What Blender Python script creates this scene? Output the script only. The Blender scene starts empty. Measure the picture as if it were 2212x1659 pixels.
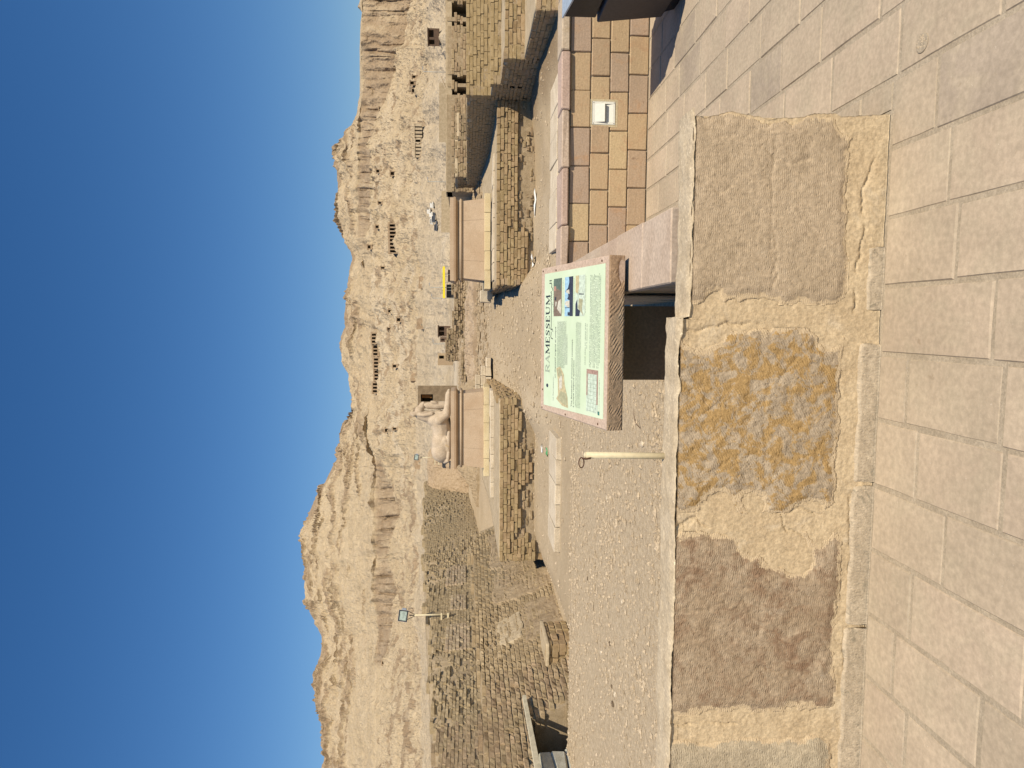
import bpy, bmesh, math, random
import numpy as np
from mathutils import Vector, Matrix

# ------------------------------------------------------------------ camera, sky, sun, exposure
SC = bpy.context.scene
COL = SC.collection
EYE = 1.6
YAW, PITCH = math.radians(4.9), math.radians(-3.7)
_fh = Vector((-math.sin(YAW), math.cos(YAW), 0)); _R = Vector((math.cos(YAW), math.sin(YAW), 0)); _Z = Vector((0, 0, 1))
_F = _fh * math.cos(PITCH) + _Z * math.sin(PITCH)
_U = _Z * math.cos(PITCH) - _fh * math.sin(PITCH)
cam_d = bpy.data.cameras.new('camera'); cam = bpy.data.objects.new('camera', cam_d); COL.objects.link(cam)
# the phone was held on its side: the picture's left edge is up
m = Matrix.Identity(4)
for i, c in enumerate((-_U, _R, -_F)):
    for j in range(3): m[j][i] = c[j]
m.translation = Vector((0, 0, EYE))
cam.matrix_world = m
cam_d.sensor_fit = 'HORIZONTAL'; cam_d.sensor_width = 36.0; cam_d.lens = 36.0 * 1533 / 2212
cam_d.clip_start = 0.05; cam_d.clip_end = 6000
SC.camera = cam

SUN_AZ, SUN_EL = math.radians(32), math.radians(50)      # azimuth: from straight behind the viewer towards the right
TO_SUN = Vector((math.cos(SUN_EL) * math.sin(SUN_AZ), -math.cos(SUN_EL) * math.cos(SUN_AZ), math.sin(SUN_EL)))
world = bpy.data.worlds.new('World'); SC.world = world; world.use_nodes = True
wt = world.node_tree; wt.nodes.clear()
sky = wt.nodes.new('ShaderNodeTexSky'); sky.sky_type = 'NISHITA'; sky.sun_disc = False
sky.sun_elevation = SUN_EL; sky.sun_rotation = math.atan2(TO_SUN.x, TO_SUN.y)
sky.altitude = 100; sky.air_density = 1.1; sky.dust_density = 0.25; sky.ozone_density = 3.2
bg = wt.nodes.new('ShaderNodeBackground'); bg.inputs[1].default_value = 0.092
wo = wt.nodes.new('ShaderNodeOutputWorld')
hs = wt.nodes.new('ShaderNodeHueSaturation'); hs.inputs['Saturation'].default_value = 1.30; hs.inputs['Hue'].default_value = 0.506
wt.links.new(sky.outputs[0], hs.inputs['Color']); wt.links.new(hs.outputs[0], bg.inputs[0]); wt.links.new(bg.outputs[0], wo.inputs[0])
sd = bpy.data.lights.new('sun', 'SUN'); sd.energy = 4.6; sd.angle = math.radians(0.53); sd.color = (1.0, 0.905, 0.735)
so = bpy.data.objects.new('sun', sd); COL.objects.link(so)
so.rotation_euler = TO_SUN.to_track_quat('Z', 'Y').to_euler()
so.location = (20, -30, 60)
SC.view_settings.view_transform = 'Standard'; SC.view_settings.look = 'None'
SC.view_settings.exposure = 0.10; SC.view_settings.gamma = 1.0; SC.view_settings.use_curve_mapping = False
SC.cycles.max_bounces = 6; SC.cycles.diffuse_bounces = 1; SC.cycles.glossy_bounces = 2

# ------------------------------------------------------------------ helpers
rnd = random.Random(7)
RS = np.random.RandomState(11)
FPX = 1533.0
def ray(v, h):
    """direction through a point of the survey grid (v: down the photo's long side, h: across it)"""
    return _F + _R * ((829.5 - h) / FPX) - _U * ((v - 1106) / FPX)
def at_z(v, h, z):
    d = ray(v, h); t = (z - EYE) / d.z; return Vector((d.x * t, d.y * t, z))
def at_y(v, h, y):
    d = ray(v, h); t = y / d.y; return Vector((d.x * t, y, EYE + d.z * t))
def at_r(v, h, r):
    d = ray(v, h); t = r / math.hypot(d.x, d.y); return Vector((d.x * t, d.y * t, EYE + d.z * t))

def hash3(ix, iy, iz, seed):
    n = (ix * 374761393 + iy * 668265263 + iz * 2147483647 + seed * 1274126177) & 0xffffffff
    n = ((n ^ (n >> 13)) * 1274126177) & 0xffffffff
    n = (n ^ (n >> 16)) & 0xffffffff
    return n.astype(np.float64) / 4294967295.0
def vnoise(x, y, z=0.0, seed=0):
    x = np.asarray(x, float); y = np.asarray(y, float) + 0 * x; z = np.asarray(z, float) + 0 * x
    x0 = np.floor(x).astype(np.int64); y0 = np.floor(y).astype(np.int64); z0 = np.floor(z).astype(np.int64)
    fx, fy, fz = x - x0, y - y0, z - z0
    fx = fx * fx * (3 - 2 * fx); fy = fy * fy * (3 - 2 * fy); fz = fz * fz * (3 - 2 * fz)
    r = 0
    for a in (0, 1):
        wa = fx if a else 1 - fx
        for b in (0, 1):
            wb = fy if b else 1 - fy
            for c in (0, 1):
                wc = fz if c else 1 - fz
                r = r + wa * wb * wc * hash3(x0 + a, y0 + b, z0 + c, seed)
    return r * 2 - 1
def vnoise2(x, y, seed=0):
    x = np.asarray(x, float); y = np.asarray(y, float) + 0 * x
    x0 = np.floor(x).astype(np.int64); y0 = np.floor(y).astype(np.int64); z0 = np.zeros_like(x0)
    fx, fy = x - x0, y - y0
    fx = fx * fx * (3 - 2 * fx); fy = fy * fy * (3 - 2 * fy)
    r = 0
    for a in (0, 1):
        for b in (0, 1):
            r = r + (fx if a else 1 - fx) * (fy if b else 1 - fy) * hash3(x0 + a, y0 + b, z0, seed)
    return r * 2 - 1
def fbm2(x, y, oct=4, seed=0, gain=0.5):
    s = 0; a = 1; t = 0
    for o in range(oct):
        s = s + a * vnoise2(x * 2.03 ** o + 17.3 * o, y * 2.03 ** o - 9.1 * o, seed + o); t += a; a *= gain
    return s / t
def ridged(x, y, oct=3, seed=0, gain=0.5):
    s = 0; a = 1; t = 0
    for o in range(oct):
        s = s + a * (1 - 2 * np.abs(vnoise2(x * 2.1 ** o + 3.7 * o, y * 2.1 ** o + 8.2 * o, seed + o))); t += a; a *= gain
    return s / t
def sstep(a, b, x):
    t = np.clip((x - a) / (b - a), 0, 1); return t * t * (3 - 2 * t)

def tag(o, label=None, cat=None, group=None, kind=None):
    if label: o['label'] = label
    if cat: o['category'] = cat
    if group: o['group'] = group
    if kind: o['kind'] = kind
    return o
def mesh(name, verts, faces, smooth=False):
    me = bpy.data.meshes.new(name); me.from_pydata([tuple(v) for v in verts], [], faces); me.update()
    if smooth: me.shade_smooth()
    return me
def fmesh(name, V, F, smooth=True):
    """fast mesh from numpy: V (n,3), F (m,4)"""
    me = bpy.data.meshes.new(name)
    V = np.ascontiguousarray(V, np.float32); F = np.ascontiguousarray(F, np.int32)
    n, k = F.shape
    me.vertices.add(len(V)); me.vertices.foreach_set('co', V.ravel())
    me.loops.add(n * k); me.loops.foreach_set('vertex_index', F.ravel())
    me.polygons.add(n); me.polygons.foreach_set('loop_start', np.arange(0, n * k, k, dtype=np.int32))
    me.polygons.foreach_set('loop_total', np.full(n, k, np.int32))
    me.polygons.foreach_set('use_smooth', np.full(n, smooth, bool))
    me.update(calc_edges=True); me.validate()
    return me
def attr(me, name, vals):
    a = me.attributes.new(name, 'FLOAT', 'POINT'); a.data.foreach_set('value', np.ascontiguousarray(vals, np.float32).ravel())
def grid_faces(ni, nj):
    i, j = np.meshgrid(np.arange(ni - 1), np.arange(nj - 1), indexing='ij')
    a = (i * nj + j).ravel()
    return np.stack([a, a + 1, a + nj + 1, a + nj], 1)
def link(name, me, mat=None, parent=None, loc=None, rot=None, scale=None):
    o = bpy.data.objects.new(name, me); COL.objects.link(o)
    if mat is not None and me is not None and len(me.materials) == 0: me.materials.append(mat)
    if parent is not None: o.parent = parent
    if loc is not None: o.location = loc
    if rot is not None: o.rotation_euler = rot
    if scale is not None: o.scale = scale
    return o
def thing(name, label, cat, loc=(0, 0, 0), group=None, rz=0.0):
    o = bpy.data.objects.new(name, None); COL.objects.link(o); o.location = loc; o.rotation_euler = (0, 0, rz)
    o.empty_display_size = 0.1
    return tag(o, label, cat, group, 'thing')
class MB:
    """collects shapes, builds ONE mesh"""
    def __init__(s): s.v = []; s.f = []
    def add(s, vs, fs):
        n = len(s.v); s.v += [tuple(v) for v in vs]; s.f += [tuple(i + n for i in f) for f in fs]; return s
    def box(s, a, b, jit=0):
        (x0, y0, z0), (x1, y1, z1) = a, b
        vs = [(x0, y0, z0), (x1, y0, z0), (x1, y1, z0), (x0, y1, z0), (x0, y0, z1), (x1, y0, z1), (x1, y1, z1), (x0, y1, z1)]
        if jit: vs = [tuple(c + rnd.uniform(-jit, jit) for c in v) for v in vs]
        return s.add(vs, [(0, 3, 2, 1), (4, 5, 6, 7), (0, 1, 5, 4), (1, 2, 6, 5), (2, 3, 7, 6), (3, 0, 4, 7)])
    def hexa(s, vs): return s.add(vs, [(0, 3, 2, 1), (4, 5, 6, 7), (0, 1, 5, 4), (1, 2, 6, 5), (2, 3, 7, 6), (3, 0, 4, 7)])
    def tube(s, pts, rads, n=10, cap=True):
        pts = [Vector(p) for p in pts]; k = len(pts); vs = []; fs = []
        if not isinstance(rads, (list, tuple)): rads = [rads] * k
        for i, p in enumerate(pts):
            d = (pts[min(i + 1, k - 1)] - pts[max(i - 1, 0)]).normalized()
            a = d.cross(Vector((0.31, 0.22, 1)) if abs(d.z) < 0.9 else Vector((1, 0, 0))).normalized(); b = d.cross(a)
            for j in range(n):
                t = 2 * math.pi * j / n; vs.append(p + (a * math.cos(t) + b * math.sin(t)) * rads[i])
        for i in range(k - 1):
            for j in range(n): fs.append((i * n + j, i * n + (j + 1) % n, (i + 1) * n + (j + 1) % n, (i + 1) * n + j))
        if cap: fs += [tuple(range(n))[::-1], tuple((k - 1) * n + j for j in range(n))]
        return s.add(vs, fs)
    def frusta(s, prof, cx, cy):
        """stack of rectangular rings: prof = [(half x, half y, z), ...]"""
        vs = []; fs = []
        for hx, hy, z in prof: vs += [(cx - hx, cy - hy, z), (cx + hx, cy - hy, z), (cx + hx, cy + hy, z), (cx - hx, cy + hy, z)]
        for i in range(len(prof) - 1):
            for j in range(4): fs.append((i * 4 + j, i * 4 + (j + 1) % 4, i * 4 + 4 + (j + 1) % 4, i * 4 + 4 + j))
        fs += [(3, 2, 1, 0), tuple(len(vs) - 4 + j for j in range(4))]
        return s.add(vs, fs)
    def build(s, name, mat, parent=None, smooth=False, bevel=0, **k):
        me = mesh(name, s.v, s.f, smooth)
        if bevel:
            bm = bmesh.new(); bm.from_mesh(me)
            bmesh.ops.bevel(bm, geom=bm.edges[:], offset=bevel, segments=1, affect='EDGES', profile=0.5)
            bm.to_mesh(me); bm.free()
        return link(name, me, mat, parent, **k)
def rel(parent, p): return tuple(Vector(p) - parent.location)

# ------------------------------------------------------------------ materials
class NT:
    def __init__(s, name):
        s.m = bpy.data.materials.new(name); s.m.use_nodes = True; s.t = s.m.node_tree; s.t.nodes.clear()
        s.out = s.n('ShaderNodeOutputMaterial'); s.b = s.n('ShaderNodeBsdfPrincipled'); s.l(s.b.outputs[0], s.out.inputs[0])
        s.b.inputs['Specular IOR Level'].default_value = 0.2
        s.geo = s.n('ShaderNodeNewGeometry'); s.pos = s.geo.outputs['Position']
    def n(s, t): return s.t.nodes.new(t)
    def l(s, a, b): s.t.links.new(a, b)
    def set(s, i, v):
        if hasattr(v, 'is_output'): s.l(v, i)
        elif isinstance(v, (tuple, list)) and len(v) == 3 and i.type == 'RGBA': i.default_value = (*v, 1)
        else: i.default_value = v
    def map(s, scale, vec=None, rot=(0, 0, 0)):
        k = s.n('ShaderNodeMapping'); s.l(vec or s.pos, k.inputs[0]); k.inputs['Scale'].default_value = scale if isinstance(scale, tuple) else (scale,) * 3
        k.inputs['Rotation'].default_value = rot; return k.outputs[0]
    def noise(s, scale, detail=4, rough=0.55, vec=None, dist=0.0):
        k = s.n('ShaderNodeTexNoise'); s.l(vec or s.pos, k.inputs['Vector']); k.inputs['Scale'].default_value = scale
        k.inputs['Detail'].default_value = detail; k.inputs['Roughness'].default_value = rough; k.inputs['Distortion'].default_value = dist; return k.outputs['Fac']
    def voro(s, scale, feature='F1', vec=None, out='Distance'):
        k = s.n('ShaderNodeTexVoronoi'); k.feature = feature; s.l(vec or s.pos, k.inputs['Vector']); k.inputs['Scale'].default_value = scale; return k.outputs[out]
    def wave(s, scale, vec, dist=2.0, dscale=1.0, direction='Z'):
        k = s.n('ShaderNodeTexWave'); k.wave_type = 'BANDS'; k.bands_direction = direction; s.l(vec, k.inputs['Vector']); k.inputs['Scale'].default_value = scale
        k.inputs['Distortion'].default_value = dist; k.inputs['Detail'].default_value = 1.5; k.inputs['Detail Scale'].default_value = dscale; return k.outputs['Fac']
    def ramp(s, fac, a, b, ca=(0, 0, 0), cb=(1, 1, 1)):
        k = s.n('ShaderNodeMapRange'); k.interpolation_type = 'SMOOTHSTEP'; s.set(k.inputs['Value'], fac); k.inputs['From Min'].default_value = a; k.inputs['From Max'].default_value = b; return k.outputs[0]
    def mix(s, fac, a, b, mode='MIX'):
        k = s.n('ShaderNodeMix'); k.data_type = 'RGBA'; k.blend_type = mode; s.set(k.inputs[0], fac); s.set(k.inputs[6], a); s.set(k.inputs[7], b); return k.outputs[2]
    def math(s, op, a, b=0.0, c=None):
        k = s.n('ShaderNodeMath'); k.operation = op; s.set(k.inputs[0], a); s.set(k.inputs[1], b)
        if c is not None: s.set(k.inputs[2], c)
        return k.outputs[0]
    def bump(s, h, strength=0.5, dist=0.01, nrm=None):
        k = s.n('ShaderNodeBump'); k.inputs['Strength'].default_value = strength; k.inputs['Distance'].default_value = dist; s.l(h, k.inputs['Height'])
        if nrm is not None: s.l(nrm, k.inputs['Normal'])
        return k.outputs[0]
    def attr(s, name):
        k = s.n('ShaderNodeAttribute'); k.attribute_name = name; return k.outputs['Fac']
    def rand(s): return s.n('ShaderNodeObjectInfo').outputs['Random']
    def hsv(s, col, h=None, v=None, sat=None):
        k = s.n('ShaderNodeHueSaturation'); s.set(k.inputs['Color'], col)
        if h is not None: s.set(k.inputs['Hue'], h)
        if v is not None: s.set(k.inputs['Value'], v)
        if sat is not None: s.set(k.inputs['Saturation'], sat)
        return k.outputs[0]
    def done(s, col, rough=0.95, nrm=None):
        s.set(s.b.inputs['Base Color'], col); s.set(s.b.inputs['Roughness'], rough)
        if nrm is not None: s.l(nrm, s.b.inputs['Normal'])
        return s.m
def plain(name, col, rough=0.6, metal=0.0, var=0.12, sc=40, bump=0.0):
    n = NT(name); c = n.mix(n.ramp(n.noise(sc, 4), 0.35, 0.65), tuple(x * (1 - var) for x in col), tuple(min(1, x * (1 + var)) for x in col))
    n.b.inputs['Metallic'].default_value = metal
    return n.done(c, rough, n.bump(n.noise(sc * 3, 3), bump, 0.004) if bump else None)
def rocky(name, c1, c2, sc=6, fine=60, bump=0.4, bd=0.01, rough=0.95, objvar=0.0, huevar=0.0, c3=None, c3t=(0.6, 0.72), speck=0.0):
    """two-tone stone/earth with fine relief; objvar = tone differs from piece to piece"""
    n = NT(name)
    a = n.noise(sc, 5, 0.6); b = n.noise(fine, 4, 0.6)
    c = n.mix(n.ramp(a, 0.35, 0.65), c1, c2)
    if c3: c = n.mix(n.ramp(n.noise(sc * 0.6, 5, 0.65, dist=0.6), *c3t), c, c3)
    c = n.mix(n.ramp(b, 0.3, 0.75), n.hsv(c, v=0.80), n.hsv(c, v=1.12))
    if speck: c = n.mix(n.math('MULTIPLY', n.ramp(n.noise(fine * 0.8, 2, 0.5), 0.68, 0.74), speck), c, tuple(min(1, x * 1.7) for x in c2))
    if objvar or huevar:
        r = n.rand(); r2 = n.math('FRACT', n.math('MULTIPLY', r, 7.31))
        c = n.hsv(c, h=n.math('MULTIPLY_ADD', r2, huevar, 0.5 - huevar / 2), v=n.math('MULTIPLY_ADD', r, objvar, 1 - objvar / 2))
    h = n.math('ADD', n.math('MULTIPLY', a, 0.6), n.math('MULTIPLY', b, 0.4))
    return n.done(c, rough, n.bump(h, bump, bd))

M = {}
M['sand'] = rocky('sandy_ground', (0.38, 0.275, 0.175), (0.47, 0.355, 0.235), 1.4, 45, 0.6, 0.02, speck=0.5)
M['gravel_soil'] = rocky('gravel_soil', (0.40, 0.30, 0.20), (0.50, 0.39, 0.27), 3, 70, 0.7, 0.02, speck=0.8)
M['pebble'] = rocky('pebble', (0.40, 0.305, 0.195), (0.60, 0.475, 0.325), 9, 50, 0.2, 0.01)
M['mud'] = rocky('mudbrick', (0.345, 0.25, 0.145), (0.43, 0.32, 0.195), 9, 80, 0.6, 0.012, objvar=0.28, huevar=0.012)
M['mudnew'] = rocky('mudbrick_restored', (0.37, 0.26, 0.135), (0.435, 0.315, 0.175), 9, 80, 0.55, 0.012, objvar=0.2, huevar=0.012)
M['mudgrey'] = rocky('mudbrick_weathered', (0.38, 0.28, 0.165), (0.47, 0.355, 0.22), 9, 70, 0.7, 0.014, objvar=0.22, huevar=0.012)
M['mudcore'] = rocky('mud_mortar', (0.34, 0.255, 0.155), (0.43, 0.33, 0.21), 7, 50, 0.8, 0.02)
M['mudtop'] = rocky('mud_plaster', (0.43, 0.335, 0.21), (0.53, 0.42, 0.275), 5, 60, 0.6, 0.014, speck=0.4)
M['mudpale'] = rocky('mudbrick_pale', (0.44, 0.335, 0.215), (0.53, 0.415, 0.28), 9, 70, 0.6, 0.012, objvar=0.25, huevar=0.01)
M['muddark'] = rocky('dark_mudbrick', (0.20, 0.145, 0.09), (0.27, 0.20, 0.125), 3, 20, 0.8, 0.03)
M['soil'] = rocky('dark_soil', (0.20, 0.145, 0.09), (0.29, 0.21, 0.13), 5, 40, 0.9, 0.03)  # debris colour, darkened to stand in for deep shade
M['lime'] = rocky('pale_limestone', (0.60, 0.49, 0.345), (0.70, 0.585, 0.425), 4, 50, 0.35, 0.006, objvar=0.12)
M['yellowstone'] = rocky('yellow_limestone', (0.68, 0.53, 0.295), (0.76, 0.615, 0.37), 3, 50, 0.3, 0.006, objvar=0.10)
M['statue'] = rocky('statue_stone', (0.51, 0.395, 0.275), (0.59, 0.47, 0.34), 4, 50, 0.4, 0.008, c3=(0.55, 0.38, 0.18), c3t=(0.62, 0.75))
M['pedestal'] = rocky('pink_sandstone', (0.49, 0.35, 0.225), (0.56, 0.42, 0.285), 1.6, 60, 0.3, 0.006, objvar=0.05)
M['cornice'] = rocky('brown_sandstone', (0.41, 0.275, 0.165), (0.48, 0.335, 0.21), 1.6, 60, 0.3, 0.006)
# paving: pinkish grey slabs, their tone differing from slab to slab
def paving_mat():
    n = NT('paving_slab')
    r = n.rand(); r2 = n.math('FRACT', n.math('MULTIPLY', r, 13.7)); r3 = n.math('FRACT', n.math('MULTIPLY', r, 41.3))
    c = n.mix(n.ramp(r, 0.1, 0.9), (0.53, 0.42, 0.295), (0.55, 0.43, 0.305))
    c = n.mix(n.ramp(r2, 0.90, 0.93), c, (0.45, 0.36, 0.265))
    a = n.noise(5.5, 6, 0.65, dist=0.4); b = n.noise(42, 5, 0.65); d = n.noise(190, 3, 0.6)
    c = n.mix(n.math('MULTIPLY', n.ramp(a, 0.42, 0.68), 0.7), c, (0.53, 0.43, 0.30))          # dust lying on the stone
    c = n.mix(n.ramp(n.noise(2.2, 5, 0.7, dist=.5), 0.35, 0.7), n.hsv(c, v=0.88), n.hsv(c, v=1.05))
    c = n.mix(n.ramp(b, 0.25, 0.8), n.hsv(c, v=0.82), n.hsv(c, v=1.12))
    c = n.mix(n.math('MULTIPLY', n.ramp(n.noise(13, 4, 0.6), 0.66, 0.74), 0.55), c, (0.30, 0.22, 0.14))
    c = n.mix(n.math('MULTIPLY', n.ramp(n.noise(60, 2, 0.5), 0.72, 0.76), 0.5), c, (0.66, 0.56, 0.42))   # brown spots
    c = n.hsv(c, v=n.math('MULTIPLY_ADD', r3, 0.10, 0.94))
    grain = n.noise(26, 4, 0.6, vec=n.map((1.0, 0.28, 1.0)))
    h = n.math('ADD', n.math('MULTIPLY', grain, 0.5), n.math('ADD', n.math('MULTIPLY', b, 0.35), n.math('MULTIPLY', d, 0.2)))
    return n.done(c, 0.9, n.bump(h, 0.45, 0.006))
M['paving'] = paving_mat()
M['joint'] = rocky('cement_joint', (0.395, 0.32, 0.225), (0.47, 0.385, 0.275), 8, 120, 0.7, 0.008)

def chisel(name, c1, c2, c3, c3t, ang, pitch=33.0, strength=0.7, dust=(0.52, 0.42, 0.30), csc=4.0, smear=False):
    """dressed sandstone: short parallel point-chisel strokes in bands, with stains"""
    n = NT(name)
    v = n.map(1.0, rot=(0, ang, 0))
    # strokes of one band break against those of the next
    band = n.noise(6.0, 2, 0.5, vec=n.map((7.0, 1.0, 1.5), v))
    sh = n.n('ShaderNodeVectorMath'); sh.operation = 'ADD'; n.l(v, sh.inputs[0])
    cx = n.n('ShaderNodeCombineXYZ'); n.l(n.math('MULTIPLY', band, 0.018), cx.inputs[2]); n.l(cx.outputs[0], sh.inputs[1])
    w = n.wave(pitch, sh.outputs[0], 0.25, 1.0)
    brk = n.noise(45, 2, 0.5, vec=n.map((1.0, 1.0, 0.5), v))
    a = n.noise(csc, 5, 0.65, dist=0.3); b = n.noise(55, 4, 0.65); l = n.noise(13, 4, 0.6)
    c = n.mix(n.ramp(a, 0.35, 0.65), c1, c2)
    c = n.mix(n.ramp(n.noise(csc * 2.6, 6, 0.72, dist=0.6), *c3t), c, c3)
    c = n.mix(n.math('MULTIPLY', n.ramp(n.noise(9, 5, 0.7), 0.55, 0.75), 0.55), c, dust)
    c = n.mix(n.ramp(b, 0.25, 0.78), n.hsv(c, v=0.76), n.hsv(c, v=1.17))
    c = n.mix(n.math('MULTIPLY', n.ramp(n.noise(85, 3, 0.6), 0.66, 0.74), 0.5), c, dust)
    h = n.math('ADD', n.math('MULTIPLY', n.math('MULTIPLY', w, n.ramp(brk, 0.35, 0.6)), 0.12), n.math('ADD', n.math('ADD', n.math('MULTIPLY', l, 0.6), n.math('MULTIPLY', n.ramp(n.voro(48, vec=n.map((1.0, 1.0, 1.6), v)), 0.0, 0.35), 0.28)), n.math('MULTIPLY', n.noise(120, 4, 0.7), 0.45)))
    if smear: # mortar and dust smeared over the edges of the stone
        e_ = n.math('ADD', n.attr('edge'), n.math('MULTIPLY', n.math('SUBTRACT', n.noise(26, 6, 0.75), 0.5), 2.2))
        c = n.mix(n.ramp(e_, 0.62, 0.74), c, (0.58, 0.44, 0.275))
    return n.done(c, 0.95, n.bump(h, strength, 0.012))
M['blk1'] = chisel('grey_brown_sandstone', (0.44, 0.335, 0.22), (0.49, 0.375, 0.25), (0.40, 0.30, 0.195), (0.55, 0.75), 0.05, 40, 0.5, smear=True)
M['blk2'] = chisel('ochre_stained_sandstone', (0.41, 0.315, 0.21), (0.48, 0.375, 0.255), (0.43, 0.275, 0.115), (0.46, 0.54), 0.55, 34, 0.65, csc=5, smear=True)
M['blk3'] = chisel('purple_brown_sandstone', (0.36, 0.26, 0.165), (0.435, 0.33, 0.22), (0.28, 0.18, 0.11), (0.46, 0.66), -0.12, 38, 0.6, smear=True)
M['blk4'] = chisel('grey_beige_sandstone', (0.44, 0.355, 0.24), (0.50, 0.41, 0.28), (0.52, 0.42, 0.285), (0.5, 0.7), 0.1, 34, 0.6, smear=True)
M['basestone'] = chisel('grey_base_stone', (0.48, 0.38, 0.26), (0.55, 0.44, 0.305), (0.36, 0.295, 0.205), (0.56, 0.66), 1.4, 26, 0.5, csc=7)
M['mortar'] = rocky('yellow_lime_mortar', (0.56, 0.42, 0.255), (0.62, 0.475, 0.295), 7, 75, 0.7, 0.012, c3=(0.63, 0.50, 0.335), c3t=(0.55, 0.7))
M['walltop'] = rocky('wall_top_plaster', (0.51, 0.40, 0.26), (0.61, 0.49, 0.33), 9, 90, 0.6, 0.010, speck=0.6)

def parapet_mat():
    n = NT('coloured_sandstone')
    r = n.rand(); r2 = n.math('FRACT', n.math('MULTIPLY', r, 11.7)); r3 = n.math('FRACT', n.math('MULTIPLY', r, 31.1))
    c = n.mix(n.ramp(r, 0.30, 0.45), (0.46, 0.33, 0.205), (0.51, 0.365, 0.215))
    c = n.mix(n.ramp(r2, 0.72, 0.85), c, (0.55, 0.41, 0.235))
    c = n.mix(n.ramp(r3, 0.70, 0.85), c, (0.44, 0.32, 0.225))
    a = n.noise(6, 5, 0.7, dist=0.8); b = n.noise(70, 4, 0.6)
    c = n.mix(n.math('MULTIPLY', n.ramp(a, 0.5, 0.75), 0.8), c, (0.47, 0.29, 0.165))
    c = n.mix(n.math('MULTIPLY', n.ramp(n.noise(14, 4, 0.6), 0.62, 0.72), 0.7), c, (0.27, 0.17, 0.11))
    c = n.mix(n.ramp(b, 0.25, 0.78), n.hsv(c, v=0.84), n.hsv(c, v=1.12))
    st = n.noise(30, 3, 0.6, vec=n.map((0.5, 1, 2.0), rot=(0, 0.5, 0)))
    return n.done(c, 0.92, n.bump(n.math('ADD', n.math('MULTIPLY', st, 0.6), n.math('MULTIPLY', b, 0.3)), 0.5, 0.008))
M['parapet'] = parapet_mat()
M['capstone'] = rocky('pink_coping_stone', (0.50, 0.375, 0.275), (0.57, 0.44, 0.33), 5, 60, 0.4, 0.006, objvar=0.16, huevar=0.03, c3=(0.47, 0.315, 0.19), c3t=(0.62, 0.75))
M['signstone'] = rocky('sign_sandstone', (0.53, 0.39, 0.29), (0.58, 0.44, 0.335), 4, 70, 0.3, 0.005)
M['signchisel'] = chisel('sign_chiselled_edge', (0.42, 0.28, 0.17), (0.46, 0.32, 0.20), (0.40, 0.26, 0.16), (0.6, 0.8), 0.9, 26, 0.4)
M['signplinth'] = rocky('sign_plinth_stone', (0.44, 0.25, 0.115), (0.52, 0.305, 0.15), 4, 60, 0.4, 0.006)
def panel_mat():
    n = NT('printed_panel')
    c = n.mix(n.ramp(n.noise(5, 4), 0.35, 0.7), (0.60, 0.70, 0.47), (0.67, 0.75, 0.54))
    return n.done(c, 0.35)
M['panel'] = panel_mat()
M['ink'] = plain('printed_ink', (0.045, 0.055, 0.06), 0.5)
M['inkfaint'] = plain('faded_ink', (0.30, 0.37, 0.27), 0.5)
M['inkfade'] = plain('faded_title_ink', (0.36, 0.41, 0.31), 0.5)
M['white'] = plain('white_enamel', (0.78, 0.76, 0.66), 0.4, var=0.03)
M['frame'] = rocky('cement_surround', (0.56, 0.45, 0.27), (0.64, 0.53, 0.34), 14, 90, 0.6, 0.006)
M['binblack'] = plain('black_plastic', (0.018, 0.018, 0.021), 0.45, var=0.2)
M['bingrey'] = plain('dark_grey_panel', (0.075, 0.066, 0.062), 0.55, var=0.1)
M['binsilver'] = plain('pale_metal_edge', (0.50, 0.56, 0.60), 0.35, 0.3)
M['cream'] = plain('cream_paint', (0.66, 0.56, 0.36), 0.5, var=0.06)
M['rust'] = plain('rusty_iron', (0.13, 0.07, 0.045), 0.8, 0.3, var=0.3)
M['alu'] = plain('grey_cast_metal', (0.28, 0.31, 0.36), 0.45, 0.4)
M['black'] = plain('black_metal', (0.03, 0.03, 0.032), 0.5)
M['glass'] = plain('lamp_glass', (0.34, 0.40, 0.35), 0.15, var=0.2, sc=14)
M['pole'] = plain('galvanised_pole', (0.36, 0.36, 0.33), 0.5, 0.3)
M['yellow'] = plain('yellow_awning', (0.85, 0.66, 0.02), 0.6, var=0.05)
M['blue'] = plain('dark_blue_paint', (0.03, 0.04, 0.10), 0.5)
M['whitewash'] = plain('whitewash', (0.78, 0.74, 0.66), 0.85, var=0.05, sc=2)
M['brownwood'] = plain('brown_boards', (0.14, 0.09, 0.06), 0.8, var=0.2, sc=4)
M['orange'] = plain('orange_boards', (0.40, 0.17, 0.05), 0.8, var=0.2, sc=4)
M['plank'] = plain('weathered_plank', (0.60, 0.53, 0.38), 0.8, var=0.12, sc=12, bump=0.3)
M['cement'] = rocky('grey_cement_block', (0.42, 0.39, 0.30), (0.52, 0.49, 0.40), 6, 60, 0.6, 0.012)
M['paper'] = plain('litter_paper', (0.75, 0.73, 0.68), 0.7, var=0.08)
M['litterred'] = plain('litter_red', (0.45, 0.08, 0.08), 0.6)
M['litterblue'] = plain('litter_blue', (0.10, 0.25, 0.45), 0.6)
M['littergreen'] = plain('litter_green', (0.06, 0.26, 0.10), 0.6)
M['cargrey'] = plain('car_paint', (0.12, 0.13, 0.15), 0.3, 0.2)

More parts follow.
